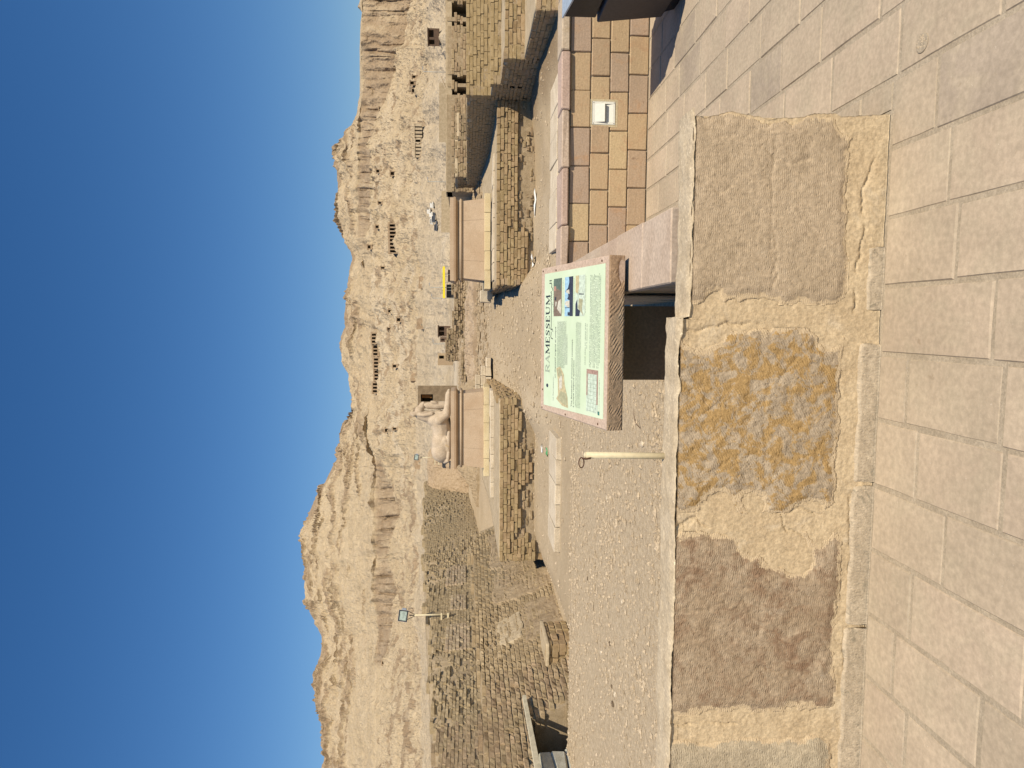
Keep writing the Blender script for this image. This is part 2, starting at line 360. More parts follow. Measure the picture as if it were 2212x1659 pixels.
def hill_mat():
    n = NT('desert_rock')
    rock = n.attr('rock'); pale = n.attr('pale')
    a = n.noise(0.03, 6, 0.65); b = n.noise(0.25, 5, 0.65); e = n.noise(1.2, 3, 0.6)
    sand = n.mix(n.ramp(a, 0.35, 0.65), (0.53, 0.405, 0.25), (0.585, 0.455, 0.29))
    sand = n.mix(pale, sand, (0.64, 0.525, 0.37))
    stone = n.mix(n.ramp(n.noise(0.06, 5, 0.65), 0.35, 0.65), (0.36, 0.255, 0.155), (0.44, 0.325, 0.205))
    c = n.mix(n.ramp(rock, 0.15, 0.85), sand, stone)
    c = n.mix(n.ramp(b, 0.25, 0.78), n.hsv(c, v=0.84), n.hsv(c, v=1.12))
    c = n.mix(n.math('MULTIPLY', n.ramp(n.noise(0.16, 4, 0.7, dist=.5), 0.60, 0.68), 0.35), c, stone)
    h = n.math('ADD', n.math('MULTIPLY', b, 0.7), n.math('MULTIPLY', e, 0.3))
    return n.done(c, 1.0, n.bump(h, 0.85, 4.0))
M['hill'] = hill_mat()
def ground_mat():
    n = NT('desert_ground')
    g = n.attr('gravel'); pale = n.attr('pale'); dk = n.attr('dark')
    a = n.noise(0.9, 6, 0.65); b = n.noise(17, 5, 0.65); e = n.noise(75, 3, 0.6)
    sand = n.mix(n.ramp(a, 0.3, 0.7), (0.43, 0.325, 0.20), (0.50, 0.385, 0.245))
    gr = n.mix(n.ramp(b, 0.3, 0.7), (0.43, 0.325, 0.205), (0.56, 0.44, 0.285))
    gr = n.mix(n.ramp(e, 0.56, 0.66), gr, (0.62, 0.52, 0.39))
    c = n.mix(g, sand, gr)
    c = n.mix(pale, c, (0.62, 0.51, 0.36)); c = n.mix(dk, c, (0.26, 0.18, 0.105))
    c = n.mix(n.ramp(b, 0.25, 0.8), n.hsv(c, v=0.88), n.hsv(c, v=1.1))
    c = n.mix(n.math('MULTIPLY', n.ramp(n.noise(28, 2, 0.5), 0.68, 0.73), 0.55), c, (0.66, 0.55, 0.40))
    h = n.math('ADD', n.math('MULTIPLY', b, 0.6), n.math('MULTIPLY', e, 0.4))
    return n.done(c, 1.0, n.bump(h, 0.8, 0.03))
M['ground'] = ground_mat()
# ------------------------------------------------------------------ ground
def ground_z(x, y):
    x = np.asarray(x, float); y = np.asarray(y, float)
    r = np.hypot(x, y)
    cz = sstep(12.4, 16.6, y) * 0.33 + sstep(16.6, 24.5, y) * 0.52
    lat = sstep(-2.7, -1.8, x) * (1 - sstep(0.75, 1.5, x))
    z = np.maximum(cz * lat, sstep(19.5, 23.0, y) * 0.83)
    # the excavated strip in front of the ruined walls on the left
    z = z - 0.38 * sstep(10.75, 11.25, y) * (1 - sstep(19, 22, y)) * (1 - sstep(-6.0, -4.7, x))
    z = z - 0.05 * sstep(10.55, 10.85, y) * (1 - sstep(13, 15, y))
    # earth heaped against the foot of the stepped walls on the right
    z = z + 0.16 * sstep(3.9, 5.3, x) * sstep(11, 12.5, y) * (1 - sstep(16, 18, y))
    z = z + np.interp(r, [0, 24, 26, 40, 60, 118, 165, 190, 4000], [0, 0, .22, 1.05, 1.45, 2.5, 3.5, 2.5, -20]) * sstep(18, 24, np.where(y > 0, r, 30))
    rough = 0.012 + 0.03 * sstep(11, 14, y) + 0.10 * sstep(24, 60, r)
    z = z + rough * fbm2(x * 0.9, y * 0.9, 4, 5) + 0.007 * fbm2(x * 7, y * 7, 3, 8)
    paved = ((y < 2.80) | ((x > 0.22) & (y < 6.62)))
    return np.where(paved, -0.16, z)
front = np.radians(np.concatenate([np.arange(-180, -66, 6), np.arange(-66, 60, 0.16), np.arange(60, 180.1, 6)]))
rr = 2.2 * 1.0115 ** np.arange(0, 386); rr = np.concatenate([rr, [230, 320, 500, 900, 1800, 3500]])
A_, R_ = np.meshgrid(front, rr, indexing='ij')
gx_, gy_ = R_ * np.sin(A_), R_ * np.cos(A_)
gz_ = ground_z(gx_, gy_); gz_ = np.where((R_ > 24) & (np.abs(A_) > 1.4), -0.2, gz_)
gm = fmesh('ground', np.stack([gx_, gy_, gz_], -1).reshape(-1, 3), grid_faces(*A_.shape)[:, ::-1])
edge = gy_ + 0.25 * fbm2(gx_ * 0.8, gy_ * 0.8, 3, 21)
attr(gm, 'gravel', sstep(10.9, 10.5, edge) * 0.9 + 0.35 * sstep(0.1, 0.5, fbm2(gx_ * 0.35, gy_ * 0.35, 3, 4)) * sstep(11, 13, gy_))
attr(gm, 'pale', 0.75 * sstep(38, 90, R_) + 0.25 * sstep(0.15, 0.5, fbm2(gx_ * 0.5, gy_ * 0.25, 4, 31)) * sstep(11, 14, gy_))
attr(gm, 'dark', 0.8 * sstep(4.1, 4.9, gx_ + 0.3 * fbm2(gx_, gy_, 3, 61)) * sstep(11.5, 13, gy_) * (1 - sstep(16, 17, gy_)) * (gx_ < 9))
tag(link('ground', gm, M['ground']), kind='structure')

# ------------------------------------------------------------------ the desert hills: each bearing has its own profile of slopes, cliffs and crest
sky_y = [-160, 0, 15, 27, 45, 104, 208, 226, 256, 277, 293, 312, 330, 348, 372, 417, 446, 473, 501, 530, 542, 554, 566, 590, 620, 638, 664, 679, 694, 706, 727, 748, 763, 780, 798, 819, 843, 873, 888, 894, 905, 914, 935, 962, 986, 1004, 1022, 1048, 1069, 1093, 1123, 1141, 1153, 1170, 1195, 1225, 1266, 1296, 1314, 1338, 1361, 1373, 1397, 1418, 1433, 1448, 1492, 1516, 1540, 1558, 1582, 1606, 1659, 1830]
sky_v = [786, 779, 776, 782, 780, 778, 779, 776, 770, 761, 749, 734.5, 730, 728, 730, 733, 736, 738, 746, 755, 760, 763, 761, 758, 754, 752, 749, 746, 748, 749, 742, 738, 740, 749, 757, 761, 766, 767, 769, 760, 757, 749, 745, 742, 734, 722.5, 715, 702, 688, 678, 666, 652.5, 648, 651, 653, 658, 659, 661.5, 672, 684, 690, 696, 697, 693, 687, 683, 682, 685, 693, 700, 702, 705, 706, 715]
ct_y = [-160, 223, 387, 400, 470, 530, 560, 700, 850, 900, 980, 1010, 1420, 1460, 1830]; ct_v = [785, 781, 780, 773, 771, 772, 785, 803, 806, 800, 811, 813, 812, 815, 820]
cb_y = [-160, 0, 30, 60, 98, 104, 150, 210, 247, 283, 298, 357, 494, 540, 560, 700, 850, 900, 980, 1010, 1035, 1055, 1090, 1125, 1150, 1180, 1240, 1270, 1315, 1345, 1380, 1421, 1460, 1830]
cb_v = [900, 898, 883, 883, 873, 852, 850, 838, 825, 818, 809, 798, 798, 796, 800, 818, 822, 815, 818, 834, 840, 856, 868, 868, 856, 850, 853, 862, 862, 853, 841, 824, 822, 826]
lo_y = [-160, 0, 400, 700, 900, 1100, 1400, 1659, 1830]; lo_v = [932, 928, 918, 905, 905, 908, 908, 915, 918]
rs_y = [-160, 200, 270, 330, 500, 560, 760, 880, 900, 1150, 1659, 1830]; rs_v = [552, 552, 650, 760, 760, 700, 730, 740, 800, 1000, 980, 980]
cs_y = [-160, 480, 545, 690, 720, 850, 880, 985, 1012, 1415, 1450, 1830]; cs_v = [1, 1, .35, .35, .55, .55, .2, .15, 1, 1, .2, .2]
hh = np.linspace(-150, 1820, 1180)
I = lambda a, b: np.interp(hh, a, b)
seg = [(I([-160, 1830], [1013, 1013]), I([0, 1], [118, 118])),
       (I([-160, 600, 900, 1830], [978, 972, 965, 965]), I([0, 1], [190, 190])),
       (I(lo_y, lo_v), I([0, 1], [320, 320])),
       (I(cb_y, cb_v), I([0, 1], [480, 480])),
       (I(ct_y, ct_v), I([0, 1], [515, 515])),
       (I(sky_y, sky_v), np.maximum(I(rs_y, rs_v), 540))]
cnt = [16, 60, 100, 90, 110]
V_, Rr, S_, T_ = [], [], [], []
for k, n in enumerate(cnt):
    t = np.linspace(0, 1, n, endpoint=(k == len(cnt) - 1))[None, :]
    (v0, r0), (v1, r1) = seg[k], seg[k + 1]
    V_.append(v0[:, None] * (1 - t) + v1[:, None] * t); Rr.append(r0[:, None] * (1 - t) + r1[:, None] * t)
    S_.append(np.full_like(V_[-1], k)); T_.append(t + 0 * V_[-1])
V_ = np.concatenate(V_, 1); Rr = np.concatenate(Rr, 1); S_ = np.concatenate(S_, 1); T_ = np.concatenate(T_, 1)
H_ = hh[:, None] + 0 * V_
dx = np.zeros(V_.shape + (3,))
for i in range(3): dx[..., i] = _F[i] + _R[i] * (829.5 - H_) / FPX - _U[i] * (V_ - 1106) / FPX
hl = np.hypot(dx[..., 0], dx[..., 1]); out = dx[..., :2] / hl[..., None]
zz = EYE + dx[..., 2] / hl * Rr
arc = np.arctan2(dx[..., 0], dx[..., 1]) * 520.0
cliffk = np.interp(H_, cs_y, cs_v)
cl = np.where(S_ == 3, 1.0, 0.0) * cliffk * sstep(0.0, 0.06, T_) * (1 - 0.35 * sstep(0.9, 1.0, T_))
warp = 9 * fbm2(arc / 70, zz / 60, 3, 40)
# hollows and buttresses of the cliffs: upright flutes
fl = ridged((arc + warp) / 21, zz / 150 + 3, 3, 50, 0.6)
bul = fbm2((arc + warp) / 55, zz / 120, 3, 55)
fine = fbm2((arc + warp * .5) / 5, zz / 9, 4, 57, 0.6)
fl2 = ridged((arc + warp * .6) / 8.5, zz / 70 + 9, 2, 52, 0.6)
edge_ = np.where(S_ == 4, 1 - sstep(0, .22, T_), np.where(S_ == 2, sstep(.86, 1, T_), 0.0)) * cliffk
cl_e = np.maximum(np.where(S_ == 3, 1.0, 0.0) * cliffk, edge_)
frac = np.exp(-(vnoise2((arc + warp * .4) / 11, zz / 60 + 2, 53) / .10) ** 2) + .6 * np.exp(-(vnoise2((arc + warp * .3) / 4.5, zz / 25 + 6, 54) / .12) ** 2)
inward = cl_e * (7 * fl + 3.5 * fl2 + 8 * bul) + np.where(S_ == 3, 1.0, 0.0) * cliffk * (4.0 * fine + 4.0 * frac) * (1 - sstep(.72, 1, T_))
# slopes: rills running down, humps, ledges of harder rock
sl = np.where(S_ >= 1, 1.0, 0.25 * T_) * (1 - 0.8 * cl)
thin = np.where(S_ == 4, np.clip((np.interp(H_, ct_y, ct_v) - np.interp(H_, sky_y, sky_v)) / 22, .08, 1), 1.0)
amp = sl * np.clip(Rr / 520, 0.3, 1.9) * thin * (1 - .8 * (S_ == 4) * sstep(.86, 1, T_))
rill = ridged((arc + 1.4 * warp) / 34, Rr / 210, 4, 60, 0.55)
hump = fbm2((arc + warp) / 20, Rr / 26 + zz / 30, 5, 64, 0.62)
rough = fbm2(arc / 4.2, (Rr + zz) / 6, 4, 68, 0.75)
led_n = fbm2((arc + warp) / 90, zz / 9.5 + 0.02 * arc / 20, 3, 72, 0.55)
ledm = fbm2(arc / 120 + 5, zz / 70, 3, 75)
# strata: in the upper part of the hills ledges crop out in long bands
up = np.where(S_ == 4, 1.0, np.where(S_ == 2, 0.55, np.where(S_ == 1, 0.3, 0.0)))
ledn = led_n + .15 * fine
ledge = up * np.exp(-((ledn - .12) / .12) ** 2) * sstep(-.12, .18, fbm2((arc + warp) / 38, zz / 22, 4, 78, .6) + .5 * ledm) * (1 - cl) * thin
crest = np.where(S_ == 4, sstep(0.86, 0.93, T_ + 0.05 * fbm2(arc / 30, 0 * arc, 3, 81)), 0) * sstep(-0.2, 0.15, fbm2(arc / 60, 0 * arc + 4, 2, 83) + np.where((H_ > 300) & (H_ < 860), .5, 0))
crest = crest * thin
rock = np.clip(np.maximum(np.maximum(cl * (0.82 + 0.6 * fine - .2 * fl2 + .35 * frac), ledge * (.8 + .5 * fine)), crest * 0.9) + .75 * np.where(S_ == 2, 1, np.where(S_ == 4, .5, np.where(S_ == 1, .35, 0))) * sstep(.12, .3, hump_ := fbm2((arc + warp) / 9, Rr / 9 + zz / 12, 4, 77, .62)), 0, 1)
hum_a = np.where(S_ == 2, 2.0, np.where(S_ == 1, 0.9, 1.2))
dz = amp * (4.6 * rill + 3.2 * hum_a * hump + 1.15 * hum_a * rough) + ledge * 2.2 * (1 + 1.2 * fine) * np.clip(Rr / 520, .4, 1.6) + crest * (.5 + 1.3 * fine)
toward = -inward + ledge * 4.0 * np.clip(Rr / 520, .4, 1.6) + crest * 3
PX = out[..., 0] * (Rr - toward); PY = out[..., 1] * (Rr - toward); PZ = zz + dz
# the far side falls away
bx = []
for kk, (fr, fz) in enumerate([(1.03, 0.96), (1.12, 0.85), (1.3, 0.5), (1.6, 0.0)]):
    bx.append(np.stack([PX[:, -1] * fr, PY[:, -1] * fr, PZ[:, -1] * fz + 2 * vnoise2(arc[:, -1] / 14, 0 * arc[:, -1] + kk, 90)], -1)[:, None])
P = np.concatenate([np.stack([PX, PY, PZ], -1)] + bx, 1)
hm = fmesh('desert_hills', P.reshape(-1, 3), grid_faces(P.shape[0], P.shape[1])[:, ::-1], False)
pad = lambda a: np.concatenate([a, np.zeros((a.shape[0], 4))], 1)
attr(hm, 'rock', pad(rock))
pl = sstep(1.1, 0.2, np.where(S_ <= 1, S_ + T_, 9)) * 0.9 + np.where(S_ == 2, 1, 0) * 0.55 * sstep(0.0, 0.4, fbm2(arc / 40, Rr / 30, 3, 95)) * np.interp(H_, [300, 600, 1000, 1100], [.5, 1, 1, .2])
pl = np.maximum(pl, np.where(S_ == 1, 1, 0) * (0.75 - 0.45 * T_) * (0.8 + 0.5 * fbm2(arc / 25, Rr / 20, 3, 97)))
attr(hm, 'pale', np.clip(pad(pl), 0, 1))
tag(link('desert_hills', hm, M['hill']), kind='structure')
def hill_at(v, h):
    """the point of the hills mesh that stands at this bearing and height"""
    i = int(round((h + 150) / 1970 * 1179)); i = min(max(i, 0), 1179)
    j = int(np.argmin(np.abs(V_[i] - v))); return Vector((PX[i, j], PY[i, j], PZ[i, j]))

# ------------------------------------------------------------------ paving
bed = MB().box((-7, -5, -0.3), (9, 2.86, -0.004)).box((0.2, 2.862, -0.3), (9, 6.60, -0.004)).build('pavement', M['joint']); tag(bed, kind='structure')
slab_meshes = []
for k in range(8):
    q = random.Random(100 + k); c = 0.006
    j = lambda a: q.uniform(-a, a)
    n = 5; ring = []                      # slightly wavy edge, chamfered top
    for (x0, y0, x1, y1) in ((-.5, -.5, .5, -.5), (.5, -.5, .5, .5), (.5, .5, -.5, .5), (-.5, .5, -.5, -.5)):
        for i in range(3):
            t = i / 3; ring.append((x0 + (x1 - x0) * t + j(.006), y0 + (y1 - y0) * t + j(.004)))
    m_ = len(ring)
    vs = [(x, y, -0.05) for x, y in ring] + [(x, y, -c) for x, y in ring] + [(x * (1 - 2 * c / .3), y * (1 - 2 * c / .5), j(.0008)) for x, y in ring] + [(0, 0, 0.0006)]
    fs = []
    for a in (0, 1):
        for i in range(m_): fs.append((a * m_ + i, a * m_ + (i + 1) % m_, (a + 1) * m_ + (i + 1) % m_, (a + 1) * m_ + i))
    for i in range(m_): fs.append((2 * m_ + i, 2 * m_ + (i + 1) % m_, 3 * m_))
    me = mesh('paving_slab', vs, fs); me.materials.append(M['paving']); slab_meshes.append(me)
W = 0.258
for k in range(-11, 16):
    xl = 0.147 + W * k; xr = xl + W
    y0 = 1.25 + rnd.uniform(0, .4)
    y_end = 6.345 if xl > 0.79 else 2.652
    spans = [(y0, y_end)]
    if xr > 0.5 and xl < 0.79: spans.append((2.865, 6.345))
    for (ya, yb) in spans:
        y = ya
        while y < yb - 0.02:
            L = rnd.choice([0.38, 0.42, 0.45, 0.47, 0.51]) + rnd.uniform(-.02, .02)
            if yb - (y + L) < 0.16: L = yb - y
            g = rnd.uniform(0.012, 0.020)
            xa = max(xl, 0.49) if (ya > 2.8) else xl
            link('paving_slab', rnd.choice(slab_meshes), None, bed, loc=((xa + xr) / 2 + rnd.uniform(-.001, .001), y + L / 2, rnd.uniform(-.0015, .0025)),
                 rot=(rnd.uniform(-.004, .004), rnd.uniform(-.004, .004), rnd.uniform(-.004, .004) + (math.pi if rnd.random() < .5 else 0)), scale=(xr - xa - g, L - g, 1))
            y += L
link('paving_slab', slab_meshes[0], None, bed, loc=(.862, 2.758, 0), scale=(.104, .198, 1))

# ------------------------------------------------------------------ near parapet of big dressed blocks in yellow mortar
YW = 2.664
def panel_grid(x0, x1, z0, z1, step, hfun, back=0.10):
    """upright relief sheet facing the viewer, closed to the back by a skirt"""
    nx = int((x1 - x0) / step) + 1; nz = int((z1 - z0) / step) + 1
    X, Zc = np.meshgrid(np.linspace(x0, x1, nx), np.linspace(z0, z1, nz), indexing='ij')
    h = hfun(X, Zc)
    X = X + np.where(x1 > .7, (0.030 * fbm2(Zc * 8, 0 * Zc, 5, 77, .6) - .010) * sstep(.66, .78, X), 0)      # broken end of the wall
    V = np.stack([X, YW - h, Zc], -1).reshape(-1, 3); F = grid_faces(nx, nz)[:, ::-1]
    # skirt
    idx = np.arange(nx * nz).reshape(nx, nz)
    loop = np.concatenate([idx[:, 0], idx[-1, 1:], idx[-2::-1, -1], idx[0, -2:0:-1]])
    B = V[loop].copy(); B[:, 1] = YW + back
    nb = len(V) + np.arange(len(loop))
    sk = np.stack([loop, np.roll(loop, -1), np.roll(nb, -1), nb], 1)
    return np.concatenate([V, B]), np.concatenate([F[:, ::-1], sk[:, ::-1]])
nw = thing('stone_parapet', 'low wall of big chiselled sandstone blocks set in yellow mortar, nearest the viewer', 'wall', (0, YW, 0))
def rrect(X, Z, x0, x1, z0, z1, r):
    cx, cz = (x0 + x1) / 2, (z0 + z1) / 2
    qx = np.abs(X - cx) - (x1 - x0) / 2 + r; qz = np.abs(Z - cz) - (z1 - z0) / 2 + r
    return np.hypot(np.maximum(qx, 0), np.maximum(qz, 0)) + np.minimum(np.maximum(qx, qz), 0) - r
blocks = [ # x0,x1,z0,z1, material, seed, lumps, mortar tongues (x,z,r)
    (0.085, 0.785, 0.145, 0.79, 'blk1', 1, 0.5, [(0.80, 0.10, .10), (0.09, 0.66, .03)], 'grey brown chiselled block at the wall end, the largest'),
    (-0.735, -0.02, 0.145, 0.83, 'blk2', 2, 1.0, [(-0.72, 0.62, .055), (-0.70, 0.48, .05), (-0.02, 0.72, .09), (-0.76, 0.26, .07), (-0.03, .19, .05)], 'grey block blotched with orange ochre'),
    (-1.55, -0.815, 0.115, 0.83, 'blk3', 3, 0.8, [(-0.81, 0.42, .10), (-0.88, 0.35, .085), (-0.93, 0.30, .05), (-0.80, .20, .05), (-1.56, .3, .03)], 'dark purple brown block'),
    (-2.46, -1.665, 0.115, 0.83, 'blk4', 4, 0.9, [(-1.65, .25, .04)], 'pale grey beige block cut off by the picture edge'),
    (-3.6, -2.57, 0.12, 0.83, 'blk1', 5, 0.9, [(-2.56, .5, .05)], 'grey brown block beyond the picture edge')]
def mask(X, Z, b):
    d = rrect(X, Z, b[0], b[1], b[2], b[3], 0.05)
    for (tx, tz, tr) in b[7]: d = np.maximum(d, tr - np.hypot(X - tx, (Z - tz) * 0.9))
    return d + 0.034 * fbm2(X * 8, Z * 8, 4, 200 + b[5]) + 0.014 * fbm2(X * 34, Z * 34, 4, 230 + b[5], .65)
cracks = [[(-0.80, .79), (-0.745, .70), (-0.79, .66)], [(-0.63, .47), (-0.70, .42), (-0.735, .37), (-0.72, .30), (-0.74, .2)], [(-0.02, .79), (-0.03, .72), (0.01, .60), (0.0, .45), (-.01, .33)],
          [(0.05, .10), (0.2, .11), (0.34, .08), (.5, .09), (.62, .05)], [(-0.66, .08), (-0.8, .085), (-.95, .07), (-1.3, .085), (-1.55, .06)], [(-.735, .37), (-.79, .36), (-.80, .30), (-.83, .26)], [(-1.6, .8), (-1.6, .5)]]
bcracks = [[(-.33, .79), (-.36, .70), (-.30, .63), (-.34, .55)], [(-.58, .66), (-.52, .58), (-.60, .50)], [(.12, .43), (.25, .425), (.36, .445)], [(-1.1, .78), (-1.13, .66), (-1.08, .58)], [(.55, .74), (.50, .66), (.52, .60)], [(-.22, .40), (-.12, .33), (-.16, .24)], [(-1.42, .5), (-1.36, .42), (-1.40, .33)], [(.66, .5), (.60, .40), (.63, .3)]]
def crack(X, Z, cracks=cracks):
    g = np.zeros_like(X)
    Xw = X + 0.022 * fbm2(X * 22, Z * 22, 4, 300, .6); Zw = Z + 0.022 * fbm2(X * 22 + 9, Z * 22, 4, 301, .6)
    for pl_ in cracks:
        for (a, b), (c, d) in zip(pl_, pl_[1:]):
            L2 = (c - a) ** 2 + (d - b) ** 2; t = np.clip(((Xw - a) * (c - a) + (Zw - b) * (d - b)) / L2, 0, 1)
            g = np.maximum(g, np.exp(-(np.hypot(Xw - a - t * (c - a), Zw - b - t * (d - b)) / 0.0042) ** 2))
    return g
def top_z(X): return np.where(X > 0.03, 0.762, 0.797) + 0.006 * fbm2(X * 7, 0 * X, 3, 310)
for b in blocks:
    def hf(X, Z, b=b):
        d = mask(X, Z, b)
        rel_ = 0.008 * b[6] * fbm2(X * 8, Z * 8, 4, 240 + b[5]) + 0.0055 * b[6] * fbm2(X * 34, Z * 34, 4, 250 + b[5], .7) + 0.005 * b[6] * np.minimum(0, ridged(X * 6, Z * 9, 3, 255 + b[5]) + .1)
        rel_ = rel_ - 0.004 * crack(X, Z, bcracks) - 0.0022 * np.exp(-((Z - 0.44 - 0.020 * fbm2(X * 6, Z * 3, 4, 9)) / 0.006) ** 2) * (b[5] < 4) * sstep(-.1, .3, fbm2(X * 3.2 + 7, 0 * X, 2, 19))     # seam in the stone
        inn = sstep(0, -0.05, d); return np.where(d < 0, 0.0015 + rel_ * (.4 + .6 * inn) + 0.0075 * inn, 0.0015 + rel_ * .4 - 0.045 * sstep(0, 0.012, d))
    V, F = panel_grid(b[0] - .01, b[1] + .01, b[2] - .01, min(b[3], float(top_z(np.array((b[0] + b[1]) / 2))) - 0.012), 0.005 if b[5] < 4 else .009, hf, 0.12)
    me = fmesh('block', V - np.array([0, YW, 0]), F); attr(me, 'edge', np.clip(sstep(-.045, .0, mask(V[:, 0], V[:, 2], b)), 0, 1)); o = link('block', me, M[b[4]], nw); o['label'] = b[8]
def hm_(X, Z): return 0.0035 * fbm2(X * 9, Z * 9, 4, 260) + 0.0028 * fbm2(X * 45, Z * 45, 3, 262) - 0.008 * crack(X, Z) * sstep(-.35, .1, fbm2(X * 12, Z * 12, 2, 305))
V, F = panel_grid(-3.6, 0.795, 0.0, 0.755, 0.005, hm_, 0.16); link('mortar', fmesh('mortar', V - np.array([0, YW, 0]), F), M['mortar'], nw)
V, F = panel_grid(-3.6, 0.02, 0.70, 0.784, 0.006, hm_, 0.16); link('mortar', fmesh('mortar', V - np.array([0, YW, 0]), F), M['mortar'], nw)
def wall_top(x0, x1, seed):
    nx = int((x1 - x0) / 0.008); ny = 30
    X, Tt = np.meshgrid(np.linspace(x0, x1, nx), np.linspace(0, 1, ny), indexing='ij')
    yb = 2.850 + 0.028 * fbm2(X * 5, 0 * X, 5, seed, .6)
    yf = YW - 0.008 + 0.010 * np.clip(fbm2(X * 9, 0 * X, 4, seed + 1, .6), -.2, 1)
    Y = yf + (yb - yf) * np.clip((Tt - 0.08) / 0.84, 0, 1)
    Zt = top_z(X) + 0.005 * fbm2(X * 14, Y * 14, 4, seed + 2) + 0.003 * fbm2(X * 50, Y * 50, 3, seed + 3)
    drop = (0.009 + .010 * sstep(0, .5, fbm2(X * 7, 0 * X, 4, seed + 7, .6))) * (1 - sstep(0.0, 0.30, Tt)) ** 2
    Zt = Zt - drop - 0.5 * sstep(0.94, 1.0, Tt) - 0.012 * sstep(.8, .94, Tt)
    return fmesh('coping', np.stack([X, Y - YW, Zt], -1).reshape(-1, 3), grid_faces(nx, ny)[:, ::-1])
link('coping', wall_top(0.022, 0.80, 400), M['walltop'], nw); link('coping', wall_top(-3.6, 0.026, 420), M['walltop'], nw)
MB().box((-3.6, 0.03, -.02), (0.78, 0.175, 0.74)).build('core', M['mortar'], nw)
q = [(-3.6, -2.2), (-2.185, -1.21), (-1.195, -0.63), (-0.615, -0.07), (0.06, 0.30)]
for i, (a, b_) in enumerate(q):
    def hb(X, Z, i=i): return 0.011 - 0.004 * (i == 4) + 0.004 * fbm2(X * 10, Z * 10, 4, 500 + i) - 0.03 * sstep(0.0, -0.012, rrect(X, Z, a, b_, -.1, (.085, .085, .08, .075, .06)[i], .01) * -1 - 0.004 - 0.01 * fbm2(X * 14, Z * 14, 3, 520 + i))
    V, F = panel_grid(a, b_, -0.003, 0.095, 0.006, hb, 0.05); link('base_stone', fmesh('base_stone', V - np.array([0, YW, 0]), F), M['basestone'], nw)

# ------------------------------------------------------------------ low parapet across the walkway and the side parapet
def rough_block(name, x0, x1, y0, y1, z0, z1, seed, cham=0.006, wob=0.003):
    q = random.Random(seed); hx, hy, hz = (x1 - x0) / 2, (y1 - y0) / 2, (z1 - z0) / 2
    bm = bmesh.new(); bmesh.ops.create_cube(bm, size=2)
    for v in bm.verts: v.co = Vector((v.co.x * hx, v.co.y * hy, v.co.z * hz)) + Vector((q.uniform(-wob, wob), q.uniform(-wob, wob), q.uniform(-wob, wob)))
    bmesh.ops.bevel(bm, geom=bm.edges[:], offset=cham, segments=1, affect='EDGES')
    me = bpy.data.meshes.new(name); bm.to_mesh(me); bm.free(); return me, ((x0 + x1) / 2, (y0 + y1) / 2, (z0 + z1) / 2)
def add_block(name, parent, mat, x0, x1, y0, y1, z0, z1, seed, **k):
    me, c = rough_block(name, x0, x1, y0, y1, z0, z1, seed, **k)
    return link(name, me, mat, parent, loc=rel(parent, c))
YP = 6.36
fp = thing('coursed_parapet', 'low parapet of four courses of pink, ochre and brown sandstone across the walkway', 'wall', (2.0, YP, 0))
MB().box((0.5 - 2.0, 0.014, -.05), (6 - 2.0, 0.20, 0.70)).build('core', M['joint'], fp)
courses = [(0.512, 0.690, [0.40, 0.729, 1.062, 1.387, 1.719, 2.036, 2.36]), (0.342, 0.503, [0.55, 0.877, 1.182, 1.503, 1.745, 1.945, 2.16, 2.48]), (0.176, 0.334, [0.36, 0.70, 1.034, 1.363, 1.695, 2.028, 2.363]), (0.002, 0.168, [0.55, 0.88, 1.204, 1.536, 1.853, 2.18, 2.51])]
sd_ = 0
for ci, (z0, z1, js) in enumerate(courses):
    while js[-1] < 4.6: js.append(js[-1] + rnd.uniform(.30, .34))
    for a, b in zip(js, js[1:]):
        sd_ += 1
        if ci == 1 and a > 1.70 and b < 1.96: continue                   # the step light sits here
        if b > 0.55: add_block('stone', fp, M['parapet'], max(a, .5) + .004, b - .004, YP - rnd.uniform(.000, .007), YP + .06, z0 + .001, z1, 900 + sd_)
for i, (a, b) in enumerate([(0.36, 0.864), (0.864, 1.365), (1.365, 1.859), (1.859, 2.359), (2.359, 2.86), (2.86, 3.37), (3.37, 3.9), (3.9, 4.6)]):
    add_block('coping_stone', fp, M['capstone'], max(a, .50) + .004, b - .005, YP - .036 - rnd.uniform(0, .012), YP + .27, 0.697, 0.768 + rnd.uniform(-.004, .006), 950 + i, cham=.010, wob=.006)
MB().box((0.5 - 2.0, 0.20, -.05), (6 - 2.0, 0.262, 0.694)).build('back_core', M['joint'], fp)

sp = thing('side_parapet', 'side parapet topped with long pale slabs, behind the info sign', 'wall', (0.325, 4.6, 0))
ys = [2.90, 3.37, 3.93, 4.45, 5.0, 5.55, 6.05, 6.32]
for i, (a, b) in enumerate(zip(ys, ys[1:])):
    add_block('coping_slab', sp, M['capstone'], 0.165 + rnd.uniform(-.006, .006), 0.482 + rnd.uniform(-.004, .004), a + .003, b - .003, 0.700, 0.764 + rnd.uniform(-.002, .003), 980 + i, cham=.006)
for zi, (z0, z1) in enumerate([(0.0, .17), (.175, .34), (.345, .51), (.515, .695)]):
    y = 2.92
    while y < 6.2:
        L = min(rnd.uniform(.34, .5), 6.3 - y)
        add_block('stone', sp, M['parapet'], 0.173, 0.470, y + .003, y + L - .003, z0, z1, rnd.randint(0, 9999)); y += L
MB().box((0.19 - .325, 2.93 - 4.6, -.05), (0.455 - .325, 6.33 - 4.6, .69)).build('core', M['joint'], sp)
